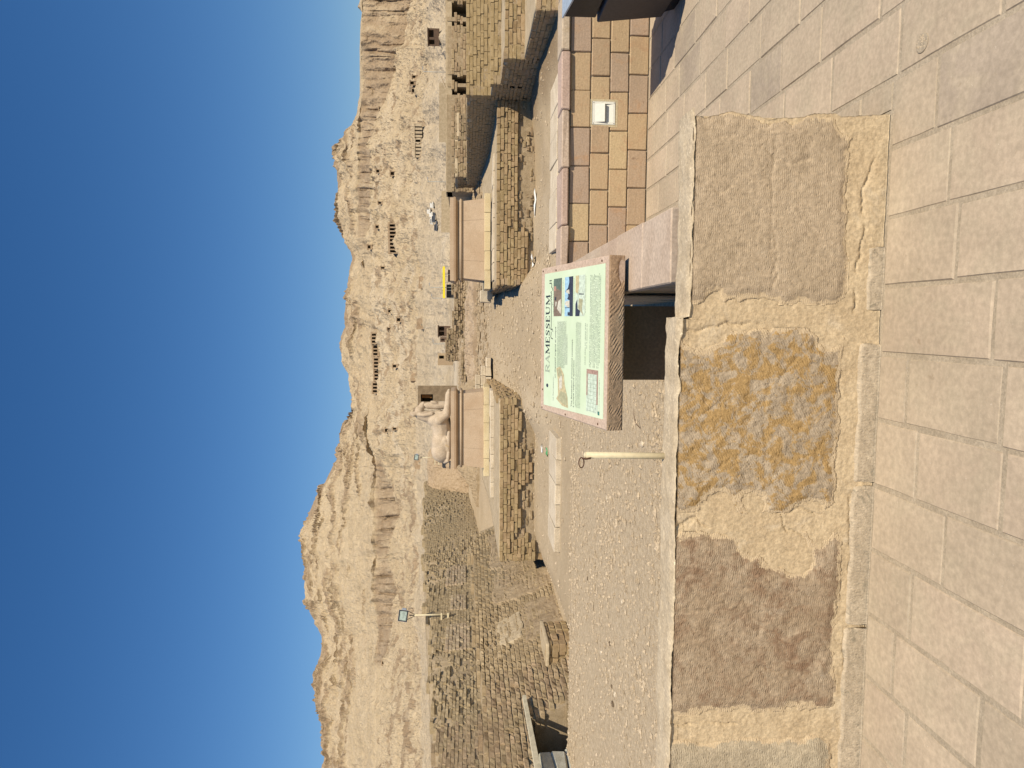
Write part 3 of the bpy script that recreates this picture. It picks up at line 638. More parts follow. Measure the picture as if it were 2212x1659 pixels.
# ------------------------------------------------------------------ bricks
def brick_mesh(name, seed, er):
    """a mud brick: worn box with a broken-edged front, 36 triangles"""
    q = random.Random(seed); vs = []; fs = []
    a = .012 + .05 * er; ch = .035 + .10 * er; cy = .06 + .22 * er
    J = lambda k=1.0: q.uniform(-a, a) * k
    ring = [(-.5, -.5), (-.16, -.5), (.17, -.5), (.5, -.5), (.5, .5), (.16, .5), (-.17, .5), (-.5, .5)]
    vs += [(x, .5, z) for x, z in ring]
    vs += [(x + J(.5), -.5 + cy * q.uniform(.6, 1.3), z + J(1.6)) for x, z in ring]
    vs += [(x * (1 - ch * q.uniform(.7, 1.4)) + J(.5), -.5 + q.uniform(0, .04 + .12 * er), z * (1 - 2.4 * ch * q.uniform(.6, 1.2)) + J()) for x, z in ring]
    n = 8
    for k in (0, 1):
        for i in range(n): fs.append((k * n + i, (k + 1) * n + i, (k + 1) * n + (i + 1) % n, k * n + (i + 1) % n)[::-1])
    b = 2 * n
    fs += [(b, b + 1, b + 6, b + 7), (b + 1, b + 2, b + 5, b + 6), (b + 2, b + 3, b + 4, b + 5)]
    return vs, fs
BR = {}
def brick_variants(mat):
    if mat not in BR:
        BR[mat] = []
        for er in (0.15, 0.5, 1.0):
            row = []
            for k in range(6):
                vs, fs = brick_mesh('brick', 31 * k + int(er * 100) + hash_s(mat), er); me = mesh('brick', vs, fs, False); me.materials.append(M[mat]); row.append((me, np.array(vs), fs))
            BR[mat].append(row)
    return BR[mat]
def hash_s(s): return sum(ord(c) * (i + 1) for i, c in enumerate(s)) % 997
class Bricks:
    def __init__(s, parent, seed): s.p = parent; s.q = random.Random(seed); s.L = []
    def face(s, O, D, length, z0, ztop, ch=0.1, bl=0.3, mat='mud', er=lambda t, z: 0.3, depth=0.16, batter=0.0, keep=lambda t, z: True, jit=0.012, gap=0.016, sag=lambda t, z: 0.0):
        q = s.q; D = Vector((D[0], D[1], 0)).normalized(); N = Vector((D.y, -D.x, 0)); ang = math.atan2(D.y, D.x)
        zt = ztop if callable(ztop) else (lambda t: ztop)
        row = 0; z = z0
        while z < z0 + 8:
            h = ch * q.uniform(.93, 1.07); t = -q.uniform(0, bl) ; anyb = False
            while t < length:
                L = bl * (q.choice((1, 1, 1, .5, .55, .8)) + q.uniform(-.06, .06)); a, b = max(t, 0), min(t + L, length); t += L
                if b - a < bl * .28: continue
                c = (a + b) / 2; top = zt(c)
                if z + h * .6 > top: continue
                anyb = True
                if not keep(c, z + h / 2): continue
                e = er(c, z + h / 2); e = min(1, max(0, e + q.uniform(-.12, .12)))
                vi = 0 if e < .33 else (1 if e < .66 else 2)
                off = q.uniform(-jit, jit) * (1 + 2 * e) - batter * (z - z0) - .06 * max(0, e - .55)
                g = gap * (.5 + .9 * e)
                pos = Vector((O[0], O[1], 0)) + D * c + N * (off - depth / 2) + Vector((0, 0, z + h / 2 + sag(c, z)))
                if e > .8 and q.random() < .05: continue
                s.L.append((pos, (q.uniform(-.03, .03) * (1 + e), q.uniform(-.02, .02) * (1 + 2 * e), ang + q.uniform(-.03, .03) * (1 + e)), (b - a - g, depth, h - g * .8), vi, q.randrange(6), mat))
            z += h; row += 1
            if not anyb and z > z0 + .3: break
        return s
    def build(s, cap=300):
        s.L.sort(key=lambda b: (b[0] - Vector((0, 0, EYE))).length)
        vis = s.L[:cap]; rest = s.L[cap:]; pl = s.p.location
        for pos, rot, sc_, vi, k, mat in vis:
            link('brick', brick_variants(mat)[vi][k][0], None, s.p, loc=tuple(pos - pl), rot=rot, scale=sc_)
        by = {}
        for b in rest: by.setdefault(b[5], []).append(b)
        for mat, bl in by.items():
            VV = []; FF = []; n = 0
            for pos, rot, sc_, vi, k, _m in bl:
                _, vs, fs = brick_variants(mat)[vi][k]
                cz_, sz_ = math.cos(rot[2]), math.sin(rot[2]); w = vs * np.array(sc_)
                w = np.stack([w[:, 0] * cz_ - w[:, 1] * sz_, w[:, 0] * sz_ + w[:, 1] * cz_, w[:, 2] + w[:, 0] * -rot[1]], 1) + np.array(pos - pl)
                VV.append(w); FF.append(np.array(fs) + n); n += len(vs)
            o = link('bricks', fmesh('bricks', np.concatenate(VV), np.concatenate(FF), False), M[mat], s.p); o['kind'] = 'stuff'
def lumpy_top(name, parent, mat, x0, x1, y0, y1, zf, step=0.08, amp=0.012, skirt=0.3, seed=0):
    nx = max(3, int((x1 - x0) / step)); ny = max(3, int((y1 - y0) / step))
    X, Y = np.meshgrid(np.linspace(x0, x1, nx), np.linspace(y0, y1, ny), indexing='ij')
    Z = (zf(X, Y) if callable(zf) else zf + 0 * X) + amp * fbm2(X * 2.2, Y * 2.2, 4, 600 + seed) + amp * .6 * fbm2(X * 9, Y * 9, 3, 620 + seed)
    V = np.stack([X, Y, Z], -1).reshape(-1, 3); F = grid_faces(nx, ny)
    idx = np.arange(nx * ny).reshape(nx, ny)
    lp = np.concatenate([idx[:, 0], idx[-1, 1:], idx[-2::-1, -1], idx[0, -2:0:-1]])
    B = V[lp].copy(); B[:, 2] -= skirt; nb = len(V) + np.arange(len(lp))
    F = np.concatenate([F[:, ::-1], np.stack([lp, nb, np.roll(nb, -1), np.roll(lp, -1)], 1)])
    V = np.concatenate([V, B]) - np.array(parent.location)
    return link(name, fmesh(name, V, F), mat, parent)

# ------------------------------------------------------------------ the two mudbrick platforms and their pedestals
PA = thing('mudbrick_platform', 'mudbrick platform carrying the animal statue on its pedestal', 'platform', (-3.6, 18, 0), 'mudbrick pedestal platforms')
a0, a1, ya = -5.55, -1.72, 16.15
MB().box((a0 + .03 + 3.6, ya + .085 - 18, -.4), (a1 - .03 + 3.6, 6.5, .80)).build('core', M['mudcore'], PA)
lumpy_top('top', PA, M['mudtop'], a0 + .05, a1 - .05, ya + .05, 25, lambda X, Y: .835 + np.interp(Y, [16, 22, 25], [0, .05, .2]), .07, .014, .2, 1)
bs = Bricks(PA, 5)
edA = lambda t: 0.36 + .16 * math.sin(t * 1.7 + 1) + .10 * math.sin(t * 5.1)
bs.face((a0, ya), (1, 0), a1 - a0, -.02, .845, .083, .25, 'mudnew', lambda t, z: .42 if z > edA(t) or t < .55 else .99, gap=.008, keep=lambda t, z: z > edA(t) or t < .55)
bs.face((a0, ya + .05), (1, 0), a1 - a0, -.05, .6, .088, .24, 'mud', lambda t, z: .9, keep=lambda t, z: z <= edA(t) + .05 and t >= .5, jit=.02)
bs.face((a1, ya), (0, 1), 8.3, -.02, lambda t: .845 + .02 * t, .093, .29, 'mudnew', lambda t, z: .45, jit=.015)
bs.face((a0, ya + 4), (0, -1), 4.0, -.3, .845, .093, .29, 'mudnew', lambda t, z: .4)
bs.build(300)
PB = thing('mudbrick_platform', 'mudbrick platform under the pedestal that has no statue', 'platform', (3.0, 19, 0), 'mudbrick pedestal platforms')
b0, b1, yb = 0.88, 5.12, 16.8
MB().box((b0 + .03 - 3, yb + .09 - 19, -.4), (b1 + .3 - 3, 6.0, .81)).build('core', M['mudcore'], PB)
lumpy_top('top', PB, M['mudtop'], b0 + .04, b1 + .2, yb + .05, 25, lambda X, Y: .85 + np.interp(Y, [16, 22, 25], [0, .05, .2]), .07, .014, .2, 2)
bs = Bricks(PB, 6)
edB = lambda t: 0.40 + (-.26 * (1 if t < 1.35 else 0)) + .03 * math.sin(t * 6)
bs.face((b0, yb), (1, 0), b1 - b0, -.02, .86, .083, .25, 'mudnew', lambda t, z: .42, gap=.008, keep=lambda t, z: z > edB(t))
bs.face((b0, yb + .06), (1, 0), b1 - b0, -.05, .6, .09, .22, 'mud', lambda t, z: .95, keep=lambda t, z: z <= edB(t) + .04, jit=.02)
bs.face((b0, yb + 6), (0, -1), 6.0, .05, .86, .094, .29, 'mud', lambda t, z: .4)
bs.build(300)

def limestone_step(label, x0, x1, y0, y1, z0, z1, n, mat, group=None, name='stone_step', sd=0, par=None):
    t = par or thing(name, label, 'stone slabs', ((x0 + x1) / 2, y0, z0), group)
    q = random.Random(sd); xs = [x0 + (x1 - x0) * i / n + (q.uniform(-.06, .06) if 0 < i < n else 0) for i in range(n + 1)]
    for i in range(n): add_block('slab', t, M[mat], xs[i] + .004, xs[i + 1] - .004, y0 + q.uniform(-.012, .012), y1, z0, z1 + q.uniform(-.006, .006), sd + i, cham=.008, wob=.008)
    return t
def pedestal(cx, yf, hw, lab, sd):
    t = thing('pedestal', lab, 'pedestal', (cx, yf + .55, .80), 'stone pedestals on the platforms'); hy = .55
    base = lambda z: z - .80
    for i in range(5): # yellow base course
        x0 = -hw - .28 + i * (2 * hw + .46) / 5; x1 = x0 + (2 * hw + .46) / 5
        me, c = rough_block('base_block', x0 + .003, x1 - .003, -hy - .08, hy, .14, .302, sd + i, .008, .004); link('base_block', me, M['yellowstone'], t, loc=c)
    q = random.Random(sd)
    xs = [-hw - .05, -hw * .52 + q.uniform(-.1, .1), hw * .5 + q.uniform(-.1, .1), hw + .05]
    for i in range(3): # battered dado in three upright slabs
        l0, l1 = xs[i], xs[i + 1]; tp = lambda x: x * (hw - .02) / (hw + .05)
        MB().hexa([(l0 + .002, -hy - .02, .303), (l1 - .002, -hy - .02, .303), (l1 - .002, hy, .303), (l0 + .002, hy, .303), (tp(l0) + .002, -hy + .05, .905), (tp(l1) - .002, -hy + .05, .905), (tp(l1) - .002, hy - .05, .905), (tp(l0) + .002, hy - .05, .905)]).build('dado_slab', M['pedestal'], t)
    r = MB()
    for (p0, p1) in (((-hw, -hy + .04, .945), (hw, -hy + .04, .945)), ((hw, -hy + .04, .945), (hw, hy - .04, .945)), ((-hw, -hy + .04, .945), (-hw, hy - .04, .945)), ((-hw, hy - .04, .945), (hw, hy - .04, .945))): r.tube([p0, p1], .04, 10)
    r.build('torus_roll', M['pedestal'], t, smooth=True)
    MB().frusta([(hw - .03, hy - .06, .90), (hw - .035, hy - .06, .985), (hw - .02, hy - .045, 1.03), (hw + .02, hy - .005, 1.065), (hw + .07, hy + .045, 1.08), (hw + .075, hy + .05, 1.135)], 0, 0).build('cornice', M['cornice'], t)
    MB().frusta([(hw + .06, hy + .035, 1.136), (hw + .055, hy + .03, 1.235)], 0, 0).build('top_slab', M['pedestal'], t)
    return t
pedestal(-3.02, 20.0, 1.05, 'pink stone pedestal with cornice under the recumbent animal statue', 40)
pedestal(2.25, 19.5, 1.05, 'empty pink stone pedestal with cornice, without a statue', 60)
limestone_step('pale limestone step along the front of the statue pedestal', -4.72, -1.80, 18.9, 19.8, .80, .945, 7, 'lime', sd=300)
limestone_step('pale limestone step along the front of the empty pedestal', 1.10, 4.3, 18.45, 19.3, .81, .915, 8, 'lime', sd=330)
limestone_step('long pale limestone strip on the sand before the statue platform', -4.02, -1.98, 12.1, 13.1, -.08, .045, 5, 'lime', name='stone_strip', sd=350)
limestone_step('long pale limestone strip on the sand before the empty platform', 1.3, 4.3, 12.5, 13.5, -.08, .035, 6, 'lime', name='stone_strip', sd=370)
t = thing('block_pile', 'stack of pale limestone blocks beside the statue pedestal', 'stone blocks', (-1.7, 22, .85))
q = random.Random(3)
for i in range(3):
    for j in range(4 - i):
        add_block('stone_block', t, M['lime'], -2.25 + j * .30 + i * .02, -1.965 + j * .30 + i * .02, 22.0 + i * .05, 22.5, .82 + i * .165, .98 + i * .165, 700 + i * 9 + j, cham=.012, wob=.014)
t = thing('block_pile', 'two pale loose blocks at the corner of the empty pedestal', 'stone blocks', (.95, 21.5, .85))
add_block('stone_block', t, M['lime'], .62, .98, 21.4, 21.8, .84, 1.17, 741, cham=.012, wob=.014); add_block('stone_block', t, M['lime'], .70, .99, 21.0, 21.3, .82, .97, 742, cham=.012, wob=.014)

# statue: a recumbent animal, head raised, facing right; one continuous body
def blob_body(name, parts, voxel, mat, parent, smooth_it=2):
    bm = bmesh.new()
    for p in parts:
        if p[0] == 'e':
            _, c, r, rot = p; g = bmesh.ops.create_icosphere(bm, subdivisions=3, radius=1)
            mt = Matrix.Translation(c) @ Matrix.Rotation(rot, 4, 'Y') @ Matrix.Diagonal((*r, 1)); bmesh.ops.transform(bm, matrix=mt, verts=g['verts'])
        else:
            _, pts, rads = p
            for i in range(len(pts) - 1):
                n = 7
                for k in range(n + 1):
                    tt = k / n; c = Vector(pts[i]).lerp(Vector(pts[i + 1]), tt); rr_ = rads[i] * (1 - tt) + rads[i + 1] * tt
                    g = bmesh.ops.create_icosphere(bm, subdivisions=2, radius=rr_); bmesh.ops.translate(bm, vec=c, verts=g['verts'])
    me = bpy.data.meshes.new(name); bm.to_mesh(me); bm.free()
    o = bpy.data.objects.new(name + '_tmp', me); COL.objects.link(o)
    r = o.modifiers.new('r', 'REMESH'); r.mode = 'VOXEL'; r.voxel_size = voxel
    s = o.modifiers.new('s', 'SMOOTH'); s.iterations = smooth_it; s.factor = .5
    dg = bpy.context.evaluated_depsgraph_get(); m2 = bpy.data.meshes.new_from_object(o.evaluated_get(dg)); m2.name = name
    bpy.data.objects.remove(o); bpy.data.meshes.remove(me); m2.shade_smooth()
    return link(name, m2, mat, parent)
ST = thing('animal_statue', 'pale stone statue of a recumbent animal, head raised, lying on the pedestal', 'statue', (-3.02, 20.5, 2.036))
X0, Z0 = -3.02, 2.036
P_ = lambda x, y, z: (x - X0, y, z - Z0)
body = [('e', P_(-3.70, 0, 2.29), (.36, .36, .325), 0), ('e', P_(-3.45, 0, 2.32), (.38, .34, .285), .06), ('c', [P_(-3.55, 0, 2.30), P_(-3.1, 0, 2.29), P_(-2.80, 0, 2.36)], [.285, .285, .31]),
        ('e', P_(-2.78, 0, 2.40), (.25, .29, .33), 0), ('e', P_(-2.68, 0, 2.56), (.155, .20, .22), 0),
        ('c', [P_(-2.72, 0, 2.60), P_(-2.69, 0, 2.78), P_(-2.645, 0, 2.94)], [.185, .17, .145]),
        ('c', [P_(-2.90, 0, 2.58), P_(-2.80, 0, 2.74), P_(-2.74, 0, 2.93)], [.09, .08, .05]),
        ('e', P_(-2.53, 0, 2.945), (.155, .14, .135), .2), ('e', P_(-2.40, 0, 2.875), (.125, .09, .095), .45), ('e', P_(-2.325, 0, 2.835), (.06, .07, .07), 0)]
for s in (-1, 1): # ears, lappets of the mane
    body += [('c', [P_(-2.60, s * .085, 3.02), P_(-2.635, s * .11, 3.10), P_(-2.60, s * .12, 3.205)], [.07, .065, .025]),
             ('c', [P_(-2.63, s * .115, 2.98), P_(-2.64, s * .165, 2.80), P_(-2.60, s * .18, 2.58)], [.05, .06, .06])]
for s in (-1, 1):
    body += [('c', [P_(-2.78, s * .22, 2.35), P_(-2.62, s * .22, 2.16), P_(-2.30, s * .20, 2.12), P_(-2.06, s * .19, 2.11)], [.15, .12, .095, .09]),
             ('e', P_(-2.03, s * .19, 2.095), (.12, .095, .065), 0),
             ('e', P_(-3.52, s * .24, 2.24), (.30, .12, .21), .25), ('c', [P_(-3.36, s * .29, 2.20), P_(-3.62, s * .31, 2.11), P_(-3.25, s * .31, 2.095), P_(-3.12, s * .31, 2.09)], [.085, .065, .06, .05])]
for k in range(4): body.append(('c', [P_(-2.70 + .05 * k, -.25, 2.50 - .04 * k), P_(-2.60 + .03 * k, -.27, 2.33 - .04 * k), P_(-2.46 + .04 * k, -.25, 2.22 - .03 * k)], [.02, .022, .018]))
body.append(('c', [P_(-4.02, -.12, 2.22), P_(-3.95, -.30, 2.12), P_(-3.7, -.34, 2.09)], [.05, .045, .04]))
blob_body('body', body, .017, M['statue'], ST, 2)
fig = [('c', [P_(-2.36, 0, 2.14), P_(-2.38, 0, 2.45), P_(-2.38, 0, 2.70)], [.12, .125, .10]), ('e', P_(-2.36, 0, 2.76), (.07, .09, .07), 0), ('e', P_(-2.28, -.08, 2.52), (.05, .06, .12), .2)]
o = blob_body('chest_figure', fig, .020, M['statue'], ST, 2); o['label'] = 'broken yellowish figure standing under the chin'

# ------------------------------------------------------------------ stepped mudbrick walls on the right
TW = thing('stepped_mudbrick_wall', 'restored mudbrick wall rising in four big steps, its left side in deep shade', 'wall', (6.5, 12.06, 0))
tiers = [(12.06, -.1, .475, 7.5), (14.25, .40, .86, 8.5), (15.75, .78, 1.055, 9.2), (16.52, .98, 1.59, 10.5)]
bs = Bricks(TW, 8)
for i, (y, z0, z1, xr) in enumerate(tiers):
    yn = tiers[i + 1][0] if i < 3 else 27.0
    MB().box((5.12 + .022 - 6.5, y + .022 - 12.06, -.4), (xr - 6.5, yn + (.3 if i < 3 else 0) - 12.06, z1 - .035)).build('core', M['mudcore'], TW)
    lumpy_top('top', TW, M['mudtop'], 5.14, xr, y + .03, yn + .1, z1 - .012, .08, .010, .12, 10 + i)
    bs.face((5.12, y), (1, 0), xr - 5.12, z0 - .02, z1, .080, .30, 'mudnew', lambda t, z: .2 + (.2 if z < .9 else 0), depth=.2, jit=.010, gap=.009)
    bs.face((5.12, yn + .15), (0, -1), yn + .15 - y, -.1 if i < 3 else -.1, z1, .080, .30, 'mud', lambda t, z: .3, depth=.2, jit=.008)
bs.build(300)
# second, lower wall behind it and the long store-room wall at the back right
SW = thing('storeroom_wall', 'long low mudbrick storeroom wall with dark doorways behind the stepped wall', 'wall', (9.5, 30, 1.2))
segs = [(5.4, 9.30, 2.43), (9.62, 9.76, 2.40), (10.1, 12.0, 2.39), (12.2, 12.36, 2.41), (13.0, 17, 2.41)]
for k, (x0, x1, zt) in enumerate(segs):
    MB().box((x0 - 9.5, .03, -.4), (x1 - 9.5, 1.2, zt - 1.24)).build('core', M['mudcore'], SW)
MB().box((5.4 - 9.5, 1.22, -.4), (17 - 9.5, 4.0, 1.17)).build('back_wall', M['mudtop'], SW)
MB().box((5.4 - 9.5, .06, .98), (17 - 9.5, 1.21, 1.235)).build('lintel', M['mudtop'], SW)
bs = Bricks(SW, 9)
bs.face((5.4, 30), (1, 0), 11.6, 1.0, 2.18, .12, .40, 'mud', lambda t, z: .5, keep=lambda t, z: any(a < t + 5.4 < b for a, b, _ in segs), depth=.2)
bs.build(200)
for i, (x, y, w, h, zb_, lb) in enumerate([(5.9, 26.2, 1.3, .9, 1.1, 'short mudbrick wall stub nearest the empty pedestal'), (7.4, 27.6, 1.0, .75, 1.2, 'squat mudbrick wall stub behind the stepped wall'), (4.2, 27.6, .9, 1.15, 1.0, 'square mudbrick stub just behind the empty pedestal')]):
    t = thing('wall_stub', lb, 'wall', (x, y, zb_))
    MB().box((-w / 2 + .03, .03, -.5), (w / 2 - .03, 2.2, h - .03)).build('core', M['mudcore'], t)
    lumpy_top('top', t, M['mudtop'], x - w / 2, x + w / 2, y, y + 2.3, zb_ + h, .1, .02, .1, 30 + i)
    bs = Bricks(t, 20 + i); bs.face((x - w / 2, y), (1, 0), w, zb_ - .1, zb_ + h, .1, .3, 'mud', lambda t, z: .5); bs.face((x - w / 2, y + 2.2), (0, -1), 2.2, zb_ - .1, zb_ + h, .1, .3, 'mud', lambda t, z: .5); bs.build()
# ------------------------------------------------------------------ ruined mudbrick walls on the left
XW = -6.85
LW = thing('ruined_mudbrick_wall', 'long eroded mudbrick wall with deep joints and a dark doorway, at the left', 'ruin wall', (XW, 14, -.3))
w1top = lambda t: float(np.interp(t + 9.0, [9, 10.4, 13.2, 15, 17, 19.5, 21], [1.36, 1.34, 1.30, 1.44, 1.42, 1.46, 1.3])) + .05 * math.sin(t * 3.1) + .03 * math.sin(t * 9.7)
fx = lambda y, z: -6.42 + .07 * (y - 9) - .40 * (z + .42)          # the leaning, eroded face
for (y0, y1, z0, z1) in ((8.2, 9.9, -.6, 1.2), (11.42, 21.0, -.6, 1.17), (9.9, 11.42, .58, 1.2)):
    b = .05; MB().hexa([(-8.6, y0, z0), (fx(y0, z0) - b, y0, z0), (fx(y1, z0) - b, y1, z0), (-8.6, y1, z0), (-8.6, y0, z1), (fx(y0, z1) - b, y0, z1), (fx(y1, z1) - b, y1, z1), (-8.6, y1, z1)]).build('core', M['mudcore'], LW, loc=(-XW, -14, .3))
MB().box((-1.9, 9.9 - 14, -.3), (-1.6, 11.42 - 14, .9)).build('doorway_back', M['mudcore'], LW)
bs = Bricks(LW, 14)
door = lambda t, z: not (9.9 < t + 9.0 < 11.42 and z < .56)
bs.face((-6.42, 9.0), (.07, 1), 11.8, -.42, w1top, .086, .27, 'mud', lambda t, z: .42 + .25 * math.sin(t * .9) * math.sin(z * 4), depth=.30, batter=.40, keep=door, jit=.014, gap=.012)
bs.build(300)
def face_sheet(name, mat, y0, y1, z0, z1, seed, out=.022):
    """mud plaster still clinging to the face, brick outlines showing through"""
    n, k = int((y1 - y0) / .03), int((z1 - z0) / .03)
    Y, Z = np.meshgrid(np.linspace(y0, y1, n), np.linspace(z0, z1, k), indexing='ij')
    Yw = Y + .16 * fbm2(Z * 2.5, Y * .6, 3, seed) ; Zw = Z + .12 * fbm2(Y * 1.6, Z, 3, seed + 1)
    ed = np.minimum(np.minimum(Y - y0, y1 - Y), z1 - Z)
    u = (Z + .03 * fbm2(Y * 2, Z * 2, 2, seed + 3)) / .088; r_ = np.floor(u); w_ = Y / .27 + (r_ % 2) * .5
    gr = np.maximum(np.exp(-((np.abs(u - r_ - .5) - .5) / .12) ** 2), np.exp(-((np.abs(w_ - np.floor(w_) - .5) - .5) / .05) ** 2)) * sstep(-.2, .35, fbm2(Y * 1.6, Z * 2.4, 3, seed + 4))
    o = out + .03 * fbm2(Y * 2.4, Z * 2.4, 4, seed + 5, .6) - .018 * gr + .01 * fbm2(Y * 12, Z * 12, 3, seed + 6) - .08 * (1 - sstep(0, .05, ed))
    X = np.vectorize(fx)(Yw, Zw) + o
    return link(name, fmesh(name, np.stack([X - XW, Yw - 14, Zw + .3], -1).reshape(-1, 3), grid_faces(n, k)[:, ::-1], False), mat, LW)
M['mudmelt'] = rocky('melted_mudbrick', (0.33, 0.24, 0.145), (0.42, 0.315, 0.195), 5, 40, 0.8, 0.02, objvar=.2)
face_sheet('mud_plaster', M['mudmelt'], 15.75, 20.2, -.42, .98, 640)
face_sheet('mud_plaster', M['mudmelt'], 13.75, 15.35, -.42, .45, 645); face_sheet('mud_plaster', M['mudtop'], 13.95, 15.1, .42, .92, 647, .026)
n_, k_ = 140, 14
Yt, Tt_ = np.meshgrid(np.linspace(8.4, 21.2, n_), np.linspace(0, 1, k_), indexing='ij')
zt_ = 1.20 + np.interp(Yt, [9, 13, 15, 21], [.05, 0, .12, .14]); xe = -6.42 + .07 * (Yt - 9) - .4 * (zt_ + .42) - .06
Xt = xe + (-8.05 - xe) * Tt_
link('terrace', fmesh('terrace', np.stack([Xt - XW, Yt - 14, zt_ + .3 + .05 * fbm2(Xt * 1.5, Yt * 1.5, 4, 650) + .02 * fbm2(Xt * 8, Yt * 8, 3, 651) + .05 * Tt_], -1).reshape(-1, 3), grid_faces(n_, k_)), M['mudcore'], LW)

UW = thing('upper_mudbrick_wall', 'high weathered mudbrick wall mass rising behind the lower ruined wall', 'ruin wall', (-9, 20, 1.0))
X2 = -7.75
w2top = lambda t: float(np.interp(t + 8, [8, 11.9, 13.3, 13.8, 15.1, 17.1, 18.1, 22.1, 25.8, 31, 36], [2.05, 2.18, 2.22, 2.34, 2.38, 2.50, 2.58, 2.92, 3.15, 3.45, 3.7])) + .10 * math.sin(t * 2.3) * math.sin(t * .7) + .05 * math.sin(t * 7.1)
bs = Bricks(UW, 15)
bs.face((X2, 8), (0, 1), 28, 1.0, w2top, .074, .34, 'mudgrey', lambda t, z: .34 + .26 * math.sin(t * .8 + z), depth=.26, batter=.12, jit=.014, gap=.009)
bs.build(300)
def w2m(X, Y):
    base = np.interp(Y, np.linspace(8, 36, 121), [w2top(v - 8) for v in np.linspace(8, 36, 121)])
    return base - .06 + .12 * fbm2(X * .9, Y * .9, 4, 660) - np.clip((X2 - .6 - X), 0, 9) * .05
nx = 60
# battered core: one strip from the foot to the crest and over the top
Yv = np.linspace(8, 36, 300); ctop_ = np.array([w2top(v - 8) for v in Yv])
rows = []
for f, back in ((0.0, .035), (.5, .035), (1.0, .035)):
    z = 0.9 + (ctop_ - .06 - .9) * f; rows.append(np.stack([X2 - back - .12 * (z - 1.0) + .03 * vnoise2(Yv * 4, 0 * Yv + f * 9, 3), Yv, z], -1))
for d in (.5, 1.2, 2.5, 5.0):
    z = w2m(X2 - .4 - d + 0 * Yv, Yv); rows.append(np.stack([X2 - .4 - d + 0 * Yv, Yv, z], -1))
rows.append(np.stack([-14 + 0 * Yv, Yv, 0 * Yv], -1))
G = np.stack(rows, 1) - np.array([-9, 20, 1.0])
link('core', fmesh('core', G.reshape(-1, 3), grid_faces(*G.shape[:2])), M['mudcore'], UW)
# the wall's near end
e = np.array([r[0] for r in rows]) - np.array([-9, 20, 1.0])
link('end_face', mesh('end_face', [tuple(v) for v in e] + [(-5, -12, -1), (1.2, -12, -1)], [tuple(range(len(e))) + (len(e), len(e) + 1)]), M['mudcore'], UW)
bs = Bricks(UW, 16)                        # paler patches of newer bricks
for (y, L, z, n) in ((19.2, 1.7, 1.5, 7), (22.0, 1.3, 1.6, 5), (24.2, 1.9, 1.6, 7)):
    bs.face((X2 + .03 - .12 * (z - 1), y * .86), (0, 1), L * .86, z, z + n * .088 + .02, .088, .32, 'mudpale', lambda t, z: .45, depth=.1, batter=.12, jit=.012)
bs.build()

def mound(name, label, cx, cy, rx, ry, h, mat, seed, ramp=True, step=.03, z0=-.35):
    n = int(2 * rx / step); k = int(2 * ry / step)
    X, Y = np.meshgrid(np.linspace(-rx, rx, n), np.linspace(-ry, ry, k), indexing='ij')
    gx, gy = X + cx, Y + cy
    d = np.maximum(np.abs(X / rx), np.abs(Y / ry)) * .55 + np.hypot(X / rx, Y / ry) * .45 + .10 * fbm2(gx * 1.3, gy * 1.3, 4, seed)
    if ramp: # a collapsed wall leaning on what stands behind it: one sloping face, broken side edges
        Z = h * np.clip(.5 - .62 * X / rx + .10 * fbm2(gx * 1.1, gy * 1.1, 3, seed + 5), 0, 1) * sstep(1.02, .86, np.abs(Y / ry) + .12 * fbm2(gx * 2, gy * 2, 4, seed + 4))
    else: Z = h * sstep(1.05, .25, d)
    Z = Z + (.13 if ramp else .16) * fbm2(gx * 2.6, gy * 2.6, 5, seed + 1, .62)
    # outlines of the bricks still show: grooves along the courses and between the bricks
    wob = .05 * fbm2(gx * 3, gy * 3, 3, seed + 2); u = (gx + wob) / .115; r_ = np.floor(u); w_ = (gy + wob) / .27 + (r_ % 2) * .5
    gr = np.maximum(np.exp(-((np.abs(u - r_ - .5) - .5) / .13) ** 2), np.exp(-((np.abs(w_ - np.floor(w_) - .5) - .5) / .06) ** 2)) * sstep(-.25, .2, fbm2(gx * 1.6, gy * 1.6, 3, seed + 6))
    Z = Z - (.04 if ramp else .03) * gr + .03 * fbm2(gx * 11, gy * 11, 3, seed + 3, .6) + (.06 if ramp else .03) * (hash3(r_.astype(np.int64), np.floor(w_).astype(np.int64), 0 * r_.astype(np.int64), seed) - .5)
    Z = np.where((np.abs(X) > rx - step * 1.5) | (np.abs(Y) > ry - step * 1.5), -.4, Z)
    o = link(name, fmesh(name, np.stack([X, Y, Z], -1).reshape(-1, 3), grid_faces(n, k)[:, ::-1], False), mat, None, loc=(cx, cy, z0))
    return tag(o, label, 'rubble')
mound('rubble_heap', 'low rubble of broken bricks on the rise behind the two platforms', -.6, 30, 3.2, 2.2, .32, M['sand'], 760, False, .05, 1.3)
mound('rubble_heap', 'grey bank of crumbled brickwork left of the statue, behind the weathered walls', -7.6, 36, 3.0, 4.0, 2.0, M['mudgrey'], 790, False, .06, 1.5)
mound('rubble_heap', 'rubble bank right behind the statue', -4.4, 29, 2.6, 2.8, 1.1, M['mudgrey'], 780, False, .05, 1.2)

